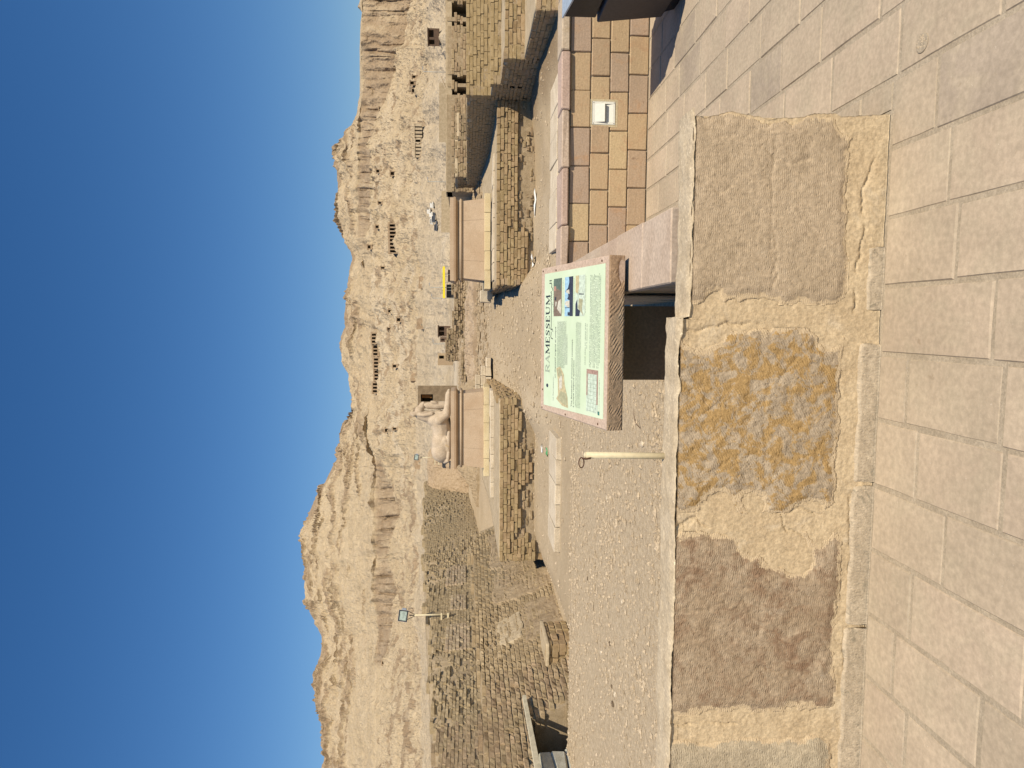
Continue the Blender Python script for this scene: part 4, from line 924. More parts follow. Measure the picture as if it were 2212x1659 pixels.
t = thing('brick_stub', 'low mudbrick stub with pale plastered top at the foot of the ruined wall', 'ruin wall', (-6.45, 13.2, -.35))
MB().box((-.3, -.45, -.1), (.46, .5, .44)).build('core', M['mudcore'], t)
lumpy_top('plaster_top', t, M['mudtop'], -6.85, -5.95, 12.68, 13.75, .12, .05, .012, .06, 71)
bs = Bricks(t, 17); bs.face((-6.85, 12.7), (1, 0), .90, -.4, .12, .13, .26, 'mudnew', lambda t, z: .5); bs.face((-5.95, 12.7), (0, 1), 1.05, -.4, .12, .13, .26, 'mudnew', lambda t, z: .5); bs.build()
tag(MB().hexa([(-.03, -.95, -.03), (.05, -.95, -.03), (.05, .95, -.03), (-.03, .95, -.03), (-.03, -.95, .055), (.05, -.95, .055), (.05, .95, .03), (-.03, .95, .03)]).build('lintel_plank', M['plank'], None, loc=(-6.60, 10.95, .55), rot=(.035, 0, -.06)), 'pale bleached plank laid as a lintel over the dark doorway', 'plank')
for i, (y, z, L, lb) in enumerate([(10.42, .36, .22, 'topmost of three grey cement blocks stacked in the doorway'), (10.44, .15, .2, 'middle one of three grey cement blocks stacked in the doorway'), (10.50, -.07, .26, 'lowest of three grey cement blocks stacked in the doorway')]):
    me, c = rough_block('cement_block', -.19, .19, -.32, L - .02, -.10, .10, 60 + i, .028, .03)
    tag(link('cement_block', me, M['cement'], None, loc=(-6.91, y - .10, z)), lb, 'block', 'cement blocks in the doorway')

# low brick walls out on the rise
for i, (x0, x1, y, zb_, h, lb) in enumerate([(-.75, 2.3, 36, 1.75, .50, 'low straight mudbrick wall out on the rise, between the two pedestals'), (-2.6, .2, 31, 1.35, .42, 'nearest low brick wall on the rise, just right of the statue'), (-2.4, -.3, 44, 2.1, .75, 'broken mudbrick wall in front of the small mud house'),
                                      (1.6, 4.4, 41, 2.0, .36, 'low worn wall behind the empty pedestal')]):
    t = thing('low_brick_wall', lb, 'wall', ((x0 + x1) / 2, y, zb_), 'low mudbrick walls on the rise')
    MB().box((x0 - (x0 + x1) / 2 + .05, .1, -.6), (x1 - (x0 + x1) / 2 - .05, .6, h - .05)).build('core', M['mudcore'], t)
    bs = Bricks(t, 60 + i); bs.face((x0, y), (1, 0), x1 - x0, zb_ - .3, lambda tt, h=h, zb_=zb_: zb_ + h + .08 * math.sin(tt * 2.2) + .05 * math.sin(tt * 7), .11, .34, 'mud', lambda t, z: .6, depth=.3, jit=.03); bs.build(160)

# ------------------------------------------------------------------ info sign
SG = thing('info_sign', 'tilted stone lectern sign with a pale green printed panel about the temple', 'sign', (-.10, 4.05, 0))
org = Vector((-.10, 4.05, 0)); fa = Vector((0, 3.6, .877)); fb = Vector((0, 4.54, 1.12)); se = (fb - fa).normalized(); sn = Vector((1, 0, 0)).cross(se)
def sp3(x, s, up=0.0): return fa + Vector((x, 0, 0)) + se * s + sn * up - org
th = .092
top = MB(); ring = []
x0, x1, s0, s1 = -.552, .348, 0.0, .965
c_ = .006
top.add([sp3(x0 + c_, s0 + c_, 0), sp3(x1 - c_, s0 + c_, 0), sp3(x1 - c_, s1, 0), sp3(x0 + c_, s1, 0), sp3(x0, s0 + .001, -c_), sp3(x1, s0 + .001, -c_), sp3(x1, s1 + .004, -c_), sp3(x0, s1 + .004, -c_), sp3(x0, s0 + .001, -th), sp3(x1, s0 + .001, -th), sp3(x1, s1 + .004, -th), sp3(x0, s1 + .004, -th)],
        [(0, 1, 2, 3), (0, 4, 5, 1), (1, 5, 6, 2), (2, 6, 7, 3), (3, 7, 4, 0), (4, 8, 9, 5), (5, 9, 10, 6), (6, 10, 11, 7), (7, 11, 8, 4), (11, 10, 9, 8)])
top.build('slab', M['signstone'], SG)
# chiselled front edge as a relief sheet
nx, nz = 300, 30
Xg, Tg = np.meshgrid(np.linspace(x0, x1, nx), np.linspace(-.002, -th + .001, nz), indexing='ij')
hg = .0045 + .0013 * sstep(-.25, .25, fbm2(Xg * 22, Tg * 22, 2, 803)) * np.sin((Xg * 190 + Tg * 330 + 7 * fbm2(Xg * 6, Tg * 14, 3, 800)) * 1.25) + .0022 * fbm2(Xg * 40, Tg * 40, 3, 801)
hg = np.where((Tg > -.006) | (Tg < -th + .006), .002, hg); hg = hg - .02 * np.exp(-((Xg - .27) / .05) ** 2 - ((Tg + .075) / .016) ** 2)
Vg = np.array([list(sp3(x, -h, t)) for x, h, t in zip(Xg.ravel(), hg.ravel(), Tg.ravel())])
link('chiselled_edge', fmesh('chiselled_edge', Vg, grid_faces(nx, nz)), M['signchisel'], SG)
MB().hexa([(-.215, -.10, 0), (.20, -.10, 0), (.20, .36, 0), (-.215, .36, 0), (-.215, -.10, .835), (.20, -.10, .835), (.20, .36, .95), (-.215, .36, .95)]).build('plinth', M['signplinth'], SG)
# panel
pa = [(-.497, .036), (.309, .036), (.309, .907), (-.515, .907)]
pn = MB(); pn.hexa([sp3(*p, -.004) for p in pa] + [sp3(*p, .0025) for p in pa]); PNL = pn.build('panel', M['panel'], SG)
def quad(m_, xa, sa, xb, sb, up): m_.add([sp3(xa, sa, up), sp3(xb, sa, up), sp3(xb, sb, up), sp3(xa, sb, up)], [(0, 1, 2, 3)])
def stroke(m_, pts, w, up=.0037):
    for (a, b), (c, d) in zip(pts, pts[1:]):
        L = math.hypot(c - a, d - b) or 1; nx_, ny_ = -(d - b) / L * w / 2, (c - a) / L * w / 2
        m_.add([sp3(a + nx_, b + ny_, up), sp3(a - nx_, b - ny_, up), sp3(c - nx_, d - ny_, up), sp3(c + nx_, d + ny_, up)], [(0, 1, 2, 3)])
def poly(m_, pts, up): m_.add([sp3(a, b, up) for a, b in pts], [tuple(range(len(pts)))])
# title in roman capitals: thick and thin strokes with serifs (unit box 1 x 1)
G_ = {'R': [((.15, 0), (.15, 1), 2), ((.0, 0), (.35, 0), 1), ((0, 1), (.55, 1), 1), ((.55, 1), (.78, .88), 1), ((.78, .9), (.80, .62), 2), ((.78, .62), (.55, .5), 1), ((.2, .5), (.58, .5), 1), ((.5, .5), (.88, 0), 2), ((.78, 0), (1, 0), 1)],
      'A': [((.12, 0), (.5, 1), 1), ((.5, 1), (.88, 0), 2), ((.25, .34), (.72, .34), 1), ((0, 0), (.25, 0), 1), ((.72, 0), (1, 0), 1)],
      'M': [((.1, 0), (.14, 1), 1), ((.14, 1), (.5, .1), 2), ((.5, .1), (.86, 1), 1), ((.86, 1), (.9, 0), 2), ((0, 0), (.22, 0), 1), ((.76, 0), (1, 0), 1), ((.0, 1), (.2, 1), 1), ((.8, 1), (1, 1), 1)],
      'E': [((.2, 0), (.2, 1), 2), ((0, 0), (.85, 0), 1), ((0, 1), (.82, 1), 1), ((.2, .52), (.62, .52), 1), ((.85, 0), (.9, .2), 1), ((.82, 1), (.84, .8), 1)],
      'S': [((.85, .95), (.84, .75), 1), ((.82, .9), (.5, 1), 1), ((.5, 1), (.2, .88), 1), ((.2, .88), (.22, .65), 2), ((.22, .65), (.74, .40), 2), ((.74, .40), (.76, .14), 2), ((.76, .12), (.5, 0), 1), ((.5, 0), (.15, .1), 1), ((.12, .25), (.13, .02), 1)],
      'U': [((.16, 1), (.17, .3), 2), ((.17, .3), (.32, .03), 2), ((.32, .03), (.6, .0), 1), ((.6, 0), (.8, .2), 1), ((.8, .2), (.82, 1), 1), ((0, 1), (.36, 1), 1), ((.66, 1), (1, 1), 1)]}
ti, tf = MB(), MB()
word = 'RAMESSEUM'; wid = [.055, .058, .068, .046, .042, .042, .046, .060, .068]; x = -.303
for k, (ch, w_) in enumerate(zip(word, wid)):
    for (a, b, wt_) in G_[ch]:
        stroke(tf if k < 2 else ti, [(x + a[0] * w_ * .9, .812 + a[1] * .066), (x + b[0] * w_ * .9, .812 + b[1] * .066)], .0105 if wt_ == 2 else .0045)
    x += w_
# the arabic title: long drawn baseline with its bowls and teeth
ar = [([(.262, .822), (.262, .786)], .006), ([(.247, .822), (.247, .79), (.235, .782), (.225, .788)], .006), ([(.225, .79), (.214, .772), (.200, .764)], .006), ([(.196, .785), (.19, .80), (.182, .785), (.172, .786), (.168, .80), (.160, .786), (.152, .80), (.146, .786), (.138, .80), (.130, .786)], .0055),
      ([(.13, .786), (-.02, .786)], .0055), ([(-.02, .786), (-.032, .796), (-.04, .786), (-.032, .779), (-.036, .765), (-.05, .757)], .0055), ([(-.05, .786), (-.066, .786), (-.080, .794), (-.09, .782), (-.094, .757)], .0055), ([(.118, .771), (.113, .771)], .005), ([(.126, .771), (.123, .771)], .005)]
for p, w_ in ar: stroke(ti, p, w_)
# headings and body text: rows of letter-sized dashes, as small as print reads from here
q = random.Random(44)
def textrow(m_, xa, xb, s, h, up=.0036):
    x = xa
    while x < xb:
        L = q.uniform(.5, 1.6) * h
        if x + L > xb: break
        quad(m_, x, s - h * .5 * q.uniform(.5, 1), x + L, s + h * .5 * q.uniform(.3, 1), up); x += L + h * q.choice((.25, .25, .3, .9))
def words(txt, xa, s, h, width, mat, nm):
    cu = bpy.data.curves.new(nm, 'FONT'); cu.body = txt; cu.size = 1; o = bpy.data.objects.new(nm, cu); COL.objects.link(o)
    dg = bpy.context.evaluated_depsgraph_get(); me = bpy.data.meshes.new_from_object(o.evaluated_get(dg)); bpy.data.objects.remove(o); bpy.data.curves.remove(cu)
    co = [v.co.copy() for v in me.vertices]; xm = max(c.x for c in co)
    for v in me.vertices: v.co = sp3(xa + v.co.x / xm * width, s + v.co.y * h, .0038)
    me.name = nm; return link(nm, me, mat, PNL)
words('un dispositif original et unique', -.33, .706, .024, .31, M['ink'], 'heading'); words('Le Ramesseum,', -.472, .736, .020, .15, M['inkfaint'], 'heading')
words('The Ramesseum processional causeways:', -.478, .448, .020, .39, M['ink'], 'heading'); words('a unique religious apparatus', -.478, .421, .020, .27, M['ink'], 'heading')
tx = MB()
for i in range(15): textrow(tx, -.262 if i < 11 else -.24 - .0 * i, .015 if i < 13 else -.06, .682 - i * .0110, .0055)
for i in range(6): textrow(tx, -.474, .012, .398 - i * .0125, .0050)
for i in range(9): textrow(tx, -.235 + (.03 if i % 3 == 2 else 0), .262, .212 - i * .0155, .0070)
for i in range(2): textrow(tx, -.225 + i * .09, .01, .272 - i * .021, .0085)
for sA, sB in ((.755, .752), (.602, .60), (.438, .436), (.276, .272)): textrow(tx, .06, .26, (sA + sB) / 2, .0045)
textrow(tx, -.46, -.28, .083, .0045)
ti.build('title', M['ink'], PNL); tf.build('faded_title', M['inkfade'], PNL); tx.build('text', M['inkfaint'], PNL)
def flat(name, col): return plain(name, col, .4, var=.15, sc=60)
pc = {k: flat('print_' + k, c) for k, c in dict(brown=(.23, .17, .12), green=(.13, .17, .13), pale=(.62, .58, .46), skyb=(.35, .55, .68), dark=(.05, .055, .075), olive=(.42, .40, .24), tan=(.55, .46, .26), flesh=(.5, .27, .2), mauve=(.40, .26, .20), lightg=(.58, .66, .52), teal=(.08, .20, .16)).items()}
def picture(name, base, rect, polys):
    m_ = MB(); quad(m_, rect[0], rect[1], rect[2], rect[3], .0034); o = m_.build(name, pc[base], PNL)
    w_, h_ = rect[2] - rect[0], rect[3] - rect[1]
    for i, (c, pts) in enumerate(polys):
        k = MB(); poly(k, [(rect[0] + a * w_, rect[1] + b * h_) for a, b in pts], .0037 + .0002 * i); k.build('print_shape', pc[c], o)
picture('photo_print', 'brown', (.044, .621, .269, .748), [('green', [(.66, 0.12), (1, 0), (1, 1), (.80, 1)]), ('pale', [(.05, .1), (.3, .02), (.45, .12), (.40, .4), (.2, .55)]), ('pale', [(.25, .68), (.38, .6), (.39, .75), (.28, .8)]), ('flesh', [(.68, .72), (.8, .7), (.8, .95), (.68, .95)]), ('dark', [(.42, .7), (.52, .68), (.5, .85), (.43, .84)])])
picture('photo_print', 'skyb', (.043, .451, .269, .573), [('dark', [(0, 0), (1, 0), (1, .5), (.86, .46), (.72, .62), (.64, .9), (.6, .6), (.5, .55), (.44, .72), (.4, .4), (0, .35)]), ('pale', [(.22, .4), (.4, .4), (.38, .9), (.3, .96), (.24, .7)]), ('pale', [(.56, .4), (.68, .45), (.66, .8), (.6, .8)]), ('dark', [(.21, .4), (.225, .4), (.225, .95), (.21, .95)]), ('dark', [(0, 0), (.1, 0), (.1, .6), (.02, .6)])])
picture('photo_print', 'lightg', (.042, .285, .268, .414), [('dark', [(0, .55), (.13, .48), (.18, .75), (.42, .8), (.30, 1), (0, 1)]), ('tan', [(.55, .72), (.75, .62), (1, .66), (1, 1), (.6, 1)]), ('olive', [(.0, .1), (.16, .3), (.4, .2), (.44, .6), (.2, .7), (.1, .4)]), ('dark', [(.52, .1), (.54, .1), (.56, .6), (.53, .6)])])
st = MB(); poly(st, [(-.487, .600), (-.455, .690), (-.43, .662), (-.34, .668), (-.27, .694), (-.255, .630), (-.30, .575), (-.36, .56), (-.43, .515), (-.492, .505)], .0034); sto = st.build('relief_print', pc['tan'], PNL)
for c, pts in (('olive', [(-.47, .61), (-.45, .66), (-.40, .62), (-.41, .53), (-.48, .52)]), ('pale', [(-.40, .64), (-.33, .65), (-.30, .60), (-.38, .60)]), ('olive', [(-.32, .66), (-.28, .68), (-.265, .63), (-.31, .60)])):
    k = MB(); poly(k, pts, .0036); k.build('print_shape', pc[c], sto)
pl_ = MB(); quad(pl_, -.477, .101, -.246, .248, .0033); plo = pl_.build('plan_print', pc['lightg'], PNL)
k = MB(); quad(k, -.27, .101, -.246, .248, .0036); quad(k, -.39, .232, -.27, .248, .0036); quad(k, -.43, .101, -.27, .116, .0036); k.build('print_shape', pc['mauve'], plo)
k = MB()
for i in range(9): stroke(k, [(-.47 + .021 * i, .118), (-.47 + .021 * i, .23)], .0016)
for s_ in (.12, .155, .19, .228): stroke(k, [(-.475, s_), (-.272, s_)], .0016)
k.build('plan_lines', M['inkfaint'], plo)
k = MB(); quad(k, -.482, .078, -.462, .098, .0036); k.build('logo_print', pc['teal'], PNL)
k = MB(); k.add([sp3(-.387 + .012 * math.cos(a), .845 + .018 * math.sin(a), .0036) for a in [i * math.pi / 6 for i in range(12)]], [tuple(range(12))]); k.build('logo_print', pc['dark'], PNL)
for (x, s_) in ((-.536, .94), (.328, .94), (-.42, .93), (.32, .72), (-.535, .55), (-.53, .10), (.325, .08)):
    k = MB(); k.add([sp3(x + .006 * math.cos(a), s_ + .006 * math.sin(a), .003) for a in [i * math.pi / 4 for i in range(8)]] + [sp3(x + .006 * math.cos(a), s_ + .006 * math.sin(a), -.002) for a in [i * math.pi / 4 for i in range(8)]], [tuple(range(8))] + [(i, i + 8, (i + 1) % 8 + 8, (i + 1) % 8) for i in range(8)]); k.build('screw', M['rust'], SG)

# ------------------------------------------------------------------ rope post, step light, cabinet bin
RP = thing('rope_post', 'cream painted iron post with a rusty ring standing on the block wall', 'post', (-.535, 2.80, .785))
MB().tube([(0, 0, -.08), (.004, 0, .15), (.008, 0, .335)], [.0135, .0135, .0132], 16).build('post', M['cream'], RP, smooth=True)
MB().tube([(.008, 0, .335), (.008, 0, .338), (.008, 0, .342)], [.0133, .011, .003], 16).build('post_cap', M['cream'], RP, smooth=True)
ringp = [(-.022 + .021 * math.cos(a), -.004 * math.sin(a) - .006, .352 + .011 * math.sin(a)) for a in [i * 2 * math.pi / 20 for i in range(21)]]
MB().tube(ringp, .0024, 8).build('ring', M['rust'], RP, smooth=True)
MB().tube([(-.004, -.006, .35), (-.006, -.012, .335), (-.002, -.0145, .315)], .004, 8).build('ring_weld', M['rust'], RP, smooth=True)
MB().tube([(0, 0, -.02), (0, 0, .012), (0, 0, .014)], [.024, .017, .010], 14).build('foot_collar', M['walltop'], RP, smooth=True)

SL = thing('step_light', 'white enamel step light with downward hood let into the coursed parapet', 'light', (1.845, YP - .001, .275))
wv = .098
MB().box((-.118, -.004, -.005), (-.100, .03, .235)).box((.100, -.004, -.005), (.118, .03, .235)).box((-.0995, -.004, -.005), (.0995, .03, .012)).box((-.0995, -.004, .222), (.0995, .03, .235)).build('cement_surround', M['frame'], SL)
MB().box((-wv, -.008, .018), (-.078, .01, .218)).box((.078, -.008, .018), (wv, .01, .218)).box((-.0775, -.008, .018), (.0775, .01, .036)).box((-.0775, -.008, .198), (.0775, .01, .218)).build('face_plate', M['white'], SL)
MB().hexa([(-.0775, -.007, .036), (.0775, -.007, .036), (.0775, .03, .036), (-.0775, .03, .036), (-.0775, .012, .13), (.0775, .012, .13), (.0775, .03, .13), (-.0775, .03, .13)]).build('lamp_window', M['white'], SL)
hd = MB(); hd.add([(-.0775, -.008, .1975), (.0775, -.008, .1975), (.0775, -.030, .112), (-.0775, -.030, .112), (-.0775, .002, .112), (.0775, .002, .112), (.0775, .006, .1975), (-.0775, .006, .1975)], [(0, 3, 2, 1), (3, 4, 5, 2), (0, 7, 4, 3), (1, 2, 5, 6), (0, 1, 6, 7)]); hd.build('hood', M['white'], SL)
for sx in (-.088, .088):
    for z in (.028, .208): MB().tube([(sx, -.0085, z), (sx, -.0105, z)], .0035, 8).build('screw', M['rust'], SL)

BN = thing('litter_bin', 'dark grey cabinet litter bin with black lid, cut off at the picture edge', 'bin', (2.62, 5.45, 0))
MB().hexa([(-.245, -.20, .085), (.26, -.20, .085), (.26, .20, .085), (-.245, .20, .085), (-.285, -.24, .585), (.30, -.24, .585), (.30, .24, .585), (-.285, .24, .585)]).build('body', M['bingrey'], BN, bevel=.008)
MB().hexa([(-.20, -.16, 0), (.22, -.16, 0), (.22, .16, 0), (-.20, .16, 0), (-.22, -.17, .084), (.24, -.17, .084), (.24, .17, .084), (-.22, .17, .084)]).build('foot', M['binblack'], BN)
MB().hexa([(-.262, -.21, .60), (.28, -.21, .60), (.28, .21, .60), (-.262, .21, .60), (-.262, -.21, .80), (.28, -.21, .80), (.28, .21, .845), (-.262, .21, .845)]).build('lid', M['binblack'], BN, bevel=.006)
MB().box((-.24, -.2135, .62), (.26, -.211, .64)).build('trim', M['binsilver'], BN)
MB().hexa([(-.27, -.218, .803), (.288, -.218, .803), (.288, .218, .848), (-.27, .218, .848), (-.27, -.218, .815), (.288, -.218, .815), (.288, .218, .86), (-.27, .218, .86)]).build('lid_edge', M['binsilver'], BN)
MB().box((-.20, -.256, .50), (-.12, -.236, .55)).build('latch', M['binblack'], BN)
# ------------------------------------------------------------------ floodlights and lamp posts
def floodlight(label, base, h, hd, rz, tilt, group):
    t = thing('floodlight', label, 'floodlight', base, group, rz)
    MB().tube([(0, 0, -.05), (0, 0, h)], hd * .075, 10).build('pole', M['cream'], t, smooth=True)
    MB().tube([(0, 0, h - .05), (-hd * .35, -.02, h + hd * .62)], hd * .03, 6).tube([(0, 0, h - .05), (hd * .38, -.02, h + hd * .62)], hd * .03, 6).tube([(0, 0, h), (0, -.02, h + hd * .45)], hd * .05, 6).build('bracket', M['black'], t)
    MB().box((-.35, -.03, -.02), (.04, .05, .03)).box((-.35, -.03, .16), (.04, .05, .20)).build('wall_clamp', M['cream'], t)
    c = Vector((0, -.04, h + hd * .95)); R3 = Matrix.Rotation(tilt, 4, 'X') @ Matrix.Rotation(.12, 4, 'Y')
    def tr(ps): return [tuple(c + (R3 @ Vector(p))) for p in ps]
    a, b, d = hd * .5, hd * .42, hd * .22
    k = MB(); k.hexa(tr([(-a, -d, -b), (a, -d, -b), (a * .8, d, -b * .8), (-a * .8, d, -b * .8), (-a, -d, b), (a, -d, b), (a * .8, d, b * .8), (-a * .8, d, b * .8)])); body_ = k.build('housing', M['alu'], t)
    k = MB()
    for (p, q_) in (((-a * .95, -d - .012, -b * .95), (a * .95, -d - .001, -b * .75)), ((-a * .95, -d - .012, b * .75), (a * .95, -d - .001, b * .95)), ((-a * .95, -d - .012, -b * .75), (-a * .78, -d - .001, b * .75)), ((a * .78, -d - .012, -b * .75), (a * .95, -d - .001, b * .75))):
        x0, y0, z0 = p; x1, y1, z1 = q_; k.hexa(tr([(x0, y0, z0), (x1, y0, z0), (x1, y1, z0), (x0, y1, z0), (x0, y0, z1), (x1, y0, z1), (x1, y1, z1), (x0, y1, z1)]))
    k.build('front_frame', M['black'], body_)
    k = MB(); k.add(tr([(-a * .78, -d - .004, -b * .75), (a * .78, -d - .004, -b * .75), (a * .78, -d - .004, b * .75), (-a * .78, -d - .004, b * .75)]), [(0, 1, 2, 3)]); k.build('glass', M['glass'], body_)
    k = MB(); k.hexa(tr([(a, -d * .6, -b * .5), (a * 1.28, -d * .6, -b * .4), (a * 1.28, d * .6, -b * .4), (a, d * .6, -b * .5), (a, -d * .6, b * .5), (a * 1.28, -d * .6, b * .4), (a * 1.28, d * .6, b * .4), (a, d * .6, b * .5)])); k.build('driver_box', M['alu'], body_)
    k = MB().tube([tuple(c + Vector((a * 1.1, 0, -b))), tuple(c + Vector((a * 1.2, -.02, -b * 1.9))), tuple(c + Vector((a * .7, 0, -b * 2.1)))], .006, 5); k.build('cable', M['black'], t)
floodlight('big floodlight on a cream pole above the ruined walls at the left', (-7.80, 18.53, 2.08), .90, .30, .30, -.12, 'floodlights on cream poles')
p = at_y(934, 988, 33)
floodlight('small far floodlight on a thin pole just behind the statue', (p.x, p.y, p.z - .3), .78, .26, .25, -.12, 'floodlights on cream poles')
def drop(p): p = p.copy(); p.z = float(ground_z(np.array(p.x), np.array(p.y))); return p
for (vt, vb, h, r, lb) in ((914.5, 964, 156, 150, 'grey lamp post at the right, standing over the storeroom wall'), (925, 965, 393, 150, 'grey lamp post beyond the empty pedestal, near the parked vehicles'), (929, 972, 621, 140, 'tall lamp post in the middle of the yellow awning'),
                           (934, 961, 644, 150, 'thin lamp post at the left end of the yellow awning'), (937, 965, 743, 150, 'dark lamp post left of the brown shelter')):
    b = at_r(vb, h, r); a = at_r(vt, h, r); t = thing('lamp_post', lb, 'lamp post', tuple(b), 'lamp posts on the plain')
    MB().tube([(0, 0, -2), (0, 0, a.z - b.z)], [.07, .05], 8).build('pole', M['pole'], t, smooth=True)
    MB().tube([(0, 0, a.z - b.z), (.5, -.1, a.z - b.z + .12)], .04, 6).build('arm', M['pole'], t); MB().box((.4, -.2, a.z - b.z + .08), (.9, 0, a.z - b.z + .18)).build('lamp', M['alu'], t)

# ------------------------------------------------------------------ small buildings on the plain
def facing(p): return math.atan2(-p.x, p.y)
def hut(name, label, v0, v1, h0, h1, r, mat, openings, depth=2.5, roof=None, cat='building', bricks=None):
    """walls stand round real openings; openings in fractions of the front"""
    hc = (h0 + h1) / 2; b = at_r(v1, hc, r); w = (h1 - h0) / FPX * r; hgt = (v1 - v0) / FPX * r
    t = thing(name, label, cat, tuple(b), None, facing(b)); xs = [0] + [e for o in openings for e in (o[0], o[1])] + [1]
    dn = -1.2
    for i in range(0, len(xs) - 1):
        xa, xb = -w / 2 + xs[i] * w, -w / 2 + xs[i + 1] * w
        if i % 2 == 0:
            if xb > xa: MB().box((xa, 0, dn), (xb, .3, hgt)).build('front_wall', mat, t)
        else:
            o = openings[i // 2]
            if o[2] > 0: MB().box((xa, 0.003, dn), (xb, .3, o[2] * hgt)).build('front_wall', mat, t)
            if o[3] < 1: MB().box((xa, 0.003, o[3] * hgt), (xb, .3, hgt - .003)).build('lintel', mat, t)
    MB().box((-w / 2, .303, dn), (-w / 2 + .3, depth, hgt)).build('side_wall', mat, t); MB().box((w / 2 - .3, .303, dn), (w / 2, depth, hgt)).build('side_wall', mat, t)
    MB().box((-w / 2 + .303, depth - .3, dn), (w / 2 - .303, depth, hgt)).build('back_wall', mat, t)
    if roof: MB().box((-w / 2 - .2, -.25, hgt + .003), (w / 2 + .2, depth + .1, hgt + .14)).build('roof', roof, t)
    else: MB().box((-w / 2 + .303, .303, hgt - .25), (w / 2 - .303, depth - .303, hgt - .05)).build('roof', mat, t)
    return t, w, hgt
t, w, hg_ = hut('ruined_mud_tower', 'dark mudbrick tower stump with a window opening, just right of the statue head', 903, 968, 833, 882, 64, M['muddark'], [(.30, .62, .50, .90)], 2.2, cat='ruin')
MB().box((-w * .04, .6, hg_ * .55), (w * .10, .7, hg_ * .88)).build('board', M['orange'], t)
hut('mud_house', 'small square mud house with one black doorway on the pale plain', 946, 966, 763, 789, 150, M['mudgrey'], [(.55, .80, .35, .88)], 3)
hut('brown_shelter', 'dark brown roofed shelter with an open front on the pale plain', 947, 961, 704, 727, 165, M['brownwood'], [(.08, .48, .1, .9), (.54, .92, .1, .9)], 3, M['brownwood'])
hut('brown_shelter', 'small brown hut adjoining the left end of the roofed shelter', 951, 961, 728, 739, 160, M['brownwood'], [(.3, .6, .1, .8)], 2.2)
hut('brown_shelter', 'brown and orange guard shelter on the slope at the far right', 926, 940, 65, 96, 235, M['brownwood'], [(.1, .36, .1, .85), (.5, .9, .2, .85)], 3, M['brownwood'])
p = at_r(962, 610, 140); t = thing('yellow_awning', 'long bright yellow awning over dark stalls on the plain', 'awning', tuple(p), None, facing(p)); w = 67 / FPX * 140
MB().hexa([(-w / 2, -.5, .06), (w / 2, -.5, .06), (w / 2, 1.6, .5), (-w / 2, 1.6, .5), (-w / 2, -.5, .30), (w / 2, -.5, .30), (w / 2, 1.6, .56), (-w / 2, 1.6, .56)]).build('canopy', M['yellow'], t)
for i in range(5): MB().tube([(-w / 2 + w * i / 4, -.4, -2), (-w / 2 + w * i / 4, -.4, .1)], .04, 6).build('post', M['pole'], t)
MB().box((-w / 2 + .1, .3, -1.6), (-.4, 1.2, -.2)).build('stall', M['black'], t); MB().box((.1, .5, -1.6), (w / 2 - .6, 1.2, -.5)).build('stall', M['brownwood'], t)
for i, (h0, h1, v0, v1, r, lb) in enumerate([(188, 300, 949, 968, 62, 'long pale plastered mud wall behind the storeroom wall'), (415, 500, 953, 968, 70, 'pale low bank wall behind the empty pedestal')]):
    hc = (h0 + h1) / 2; b = at_r(v1, hc, r); w = (h1 - h0) / FPX * r; hgt = (v1 - v0) / FPX * r; t = thing('pale_mud_wall', lb, 'wall', tuple(b), None, facing(b))
    MB().hexa([(-w / 2, 0, -1.5), (w / 2, 0, -1.5), (w / 2, .5, -1.5), (-w / 2, .5, -1.5), (-w / 2, .08, hgt), (w / 2, .08, hgt * .9), (w / 2, .4, hgt * .9), (-w / 2, .4, hgt)]).build('wall', M['mudtop'], t)
p = at_r(966, 176, 58); t = thing('lean_to', 'white-edged lean-to roof casting a dark triangle behind the storeroom wall', 'shelter', tuple(p), None, facing(p))
MB().hexa([(-.5, -.3, .1), (.35, -.3, .46), (.35, 1.2, .46), (-.5, 1.2, .1), (-.5, -.3, .15), (.35, -.3, .53), (.35, 1.2, .53), (-.5, 1.2, .15)]).build('roof', M['lime'], t); MB().box((-.42, .4, -1), (.3, .5, .12)).build('wall', M['brownwood'], t)

def vehicle(label, v, h, wpx, hpx, mat, side, group):
    p = hill_at(v, h); r = math.hypot(p.x, p.y); w = wpx / FPX * r; hg = hpx / FPX * r; L = w if side else w * 2.2; D = w * .45 if side else w
    t = thing('parked_vehicle', label, 'vehicle', (p.x, p.y, p.z - .1), group, facing(p) + (0 if side else 1.45))
    L = max(L, 3.4); D = 1.7; hg = max(hg, 1.5)
    MB().hexa([(-L / 2, -D / 2, .3), (L / 2, -D / 2, .3), (L / 2, D / 2, .3), (-L / 2, D / 2, .3), (-L / 2, -D / 2, .95), (L / 2, -D / 2, .9), (L / 2, D / 2, .9), (-L / 2, D / 2, .95)]).build('body', mat, t, bevel=.06)
    cb = MB().hexa([(-L / 2 + .1, -D / 2 + .04, .955), (L / 2 - .9, -D / 2 + .04, .955), (L / 2 - .9, D / 2 - .04, .955), (-L / 2 + .1, D / 2 - .04, .955), (-L / 2 + .2, -D / 2 + .14, hg), (L / 2 - 1.35, -D / 2 + .14, hg), (L / 2 - 1.35, D / 2 - .14, hg), (-L / 2 + .2, D / 2 - .14, hg)]).build('cabin', mat, t, bevel=.05)
    MB().box((-L / 2 + .4, -D / 2 + .03, 1.02), (L / 2 - 1.4, -D / 2 + .10, hg - .2)).box((-L / 2 + .4, D / 2 - .10, 1.02), (L / 2 - 1.4, D / 2 - .03, hg - .2)).build('windows', M['black'], cb)
    for sx in (-L * .3, L * .3):
        for sy in (-D / 2 + .08, D / 2 - .08): MB().tube([(sx, sy - .1, .3), (sx, sy + .1, .3)], .3, 10).build('wheel', M['black'], t)
G = 'vehicles parked below the hillside'
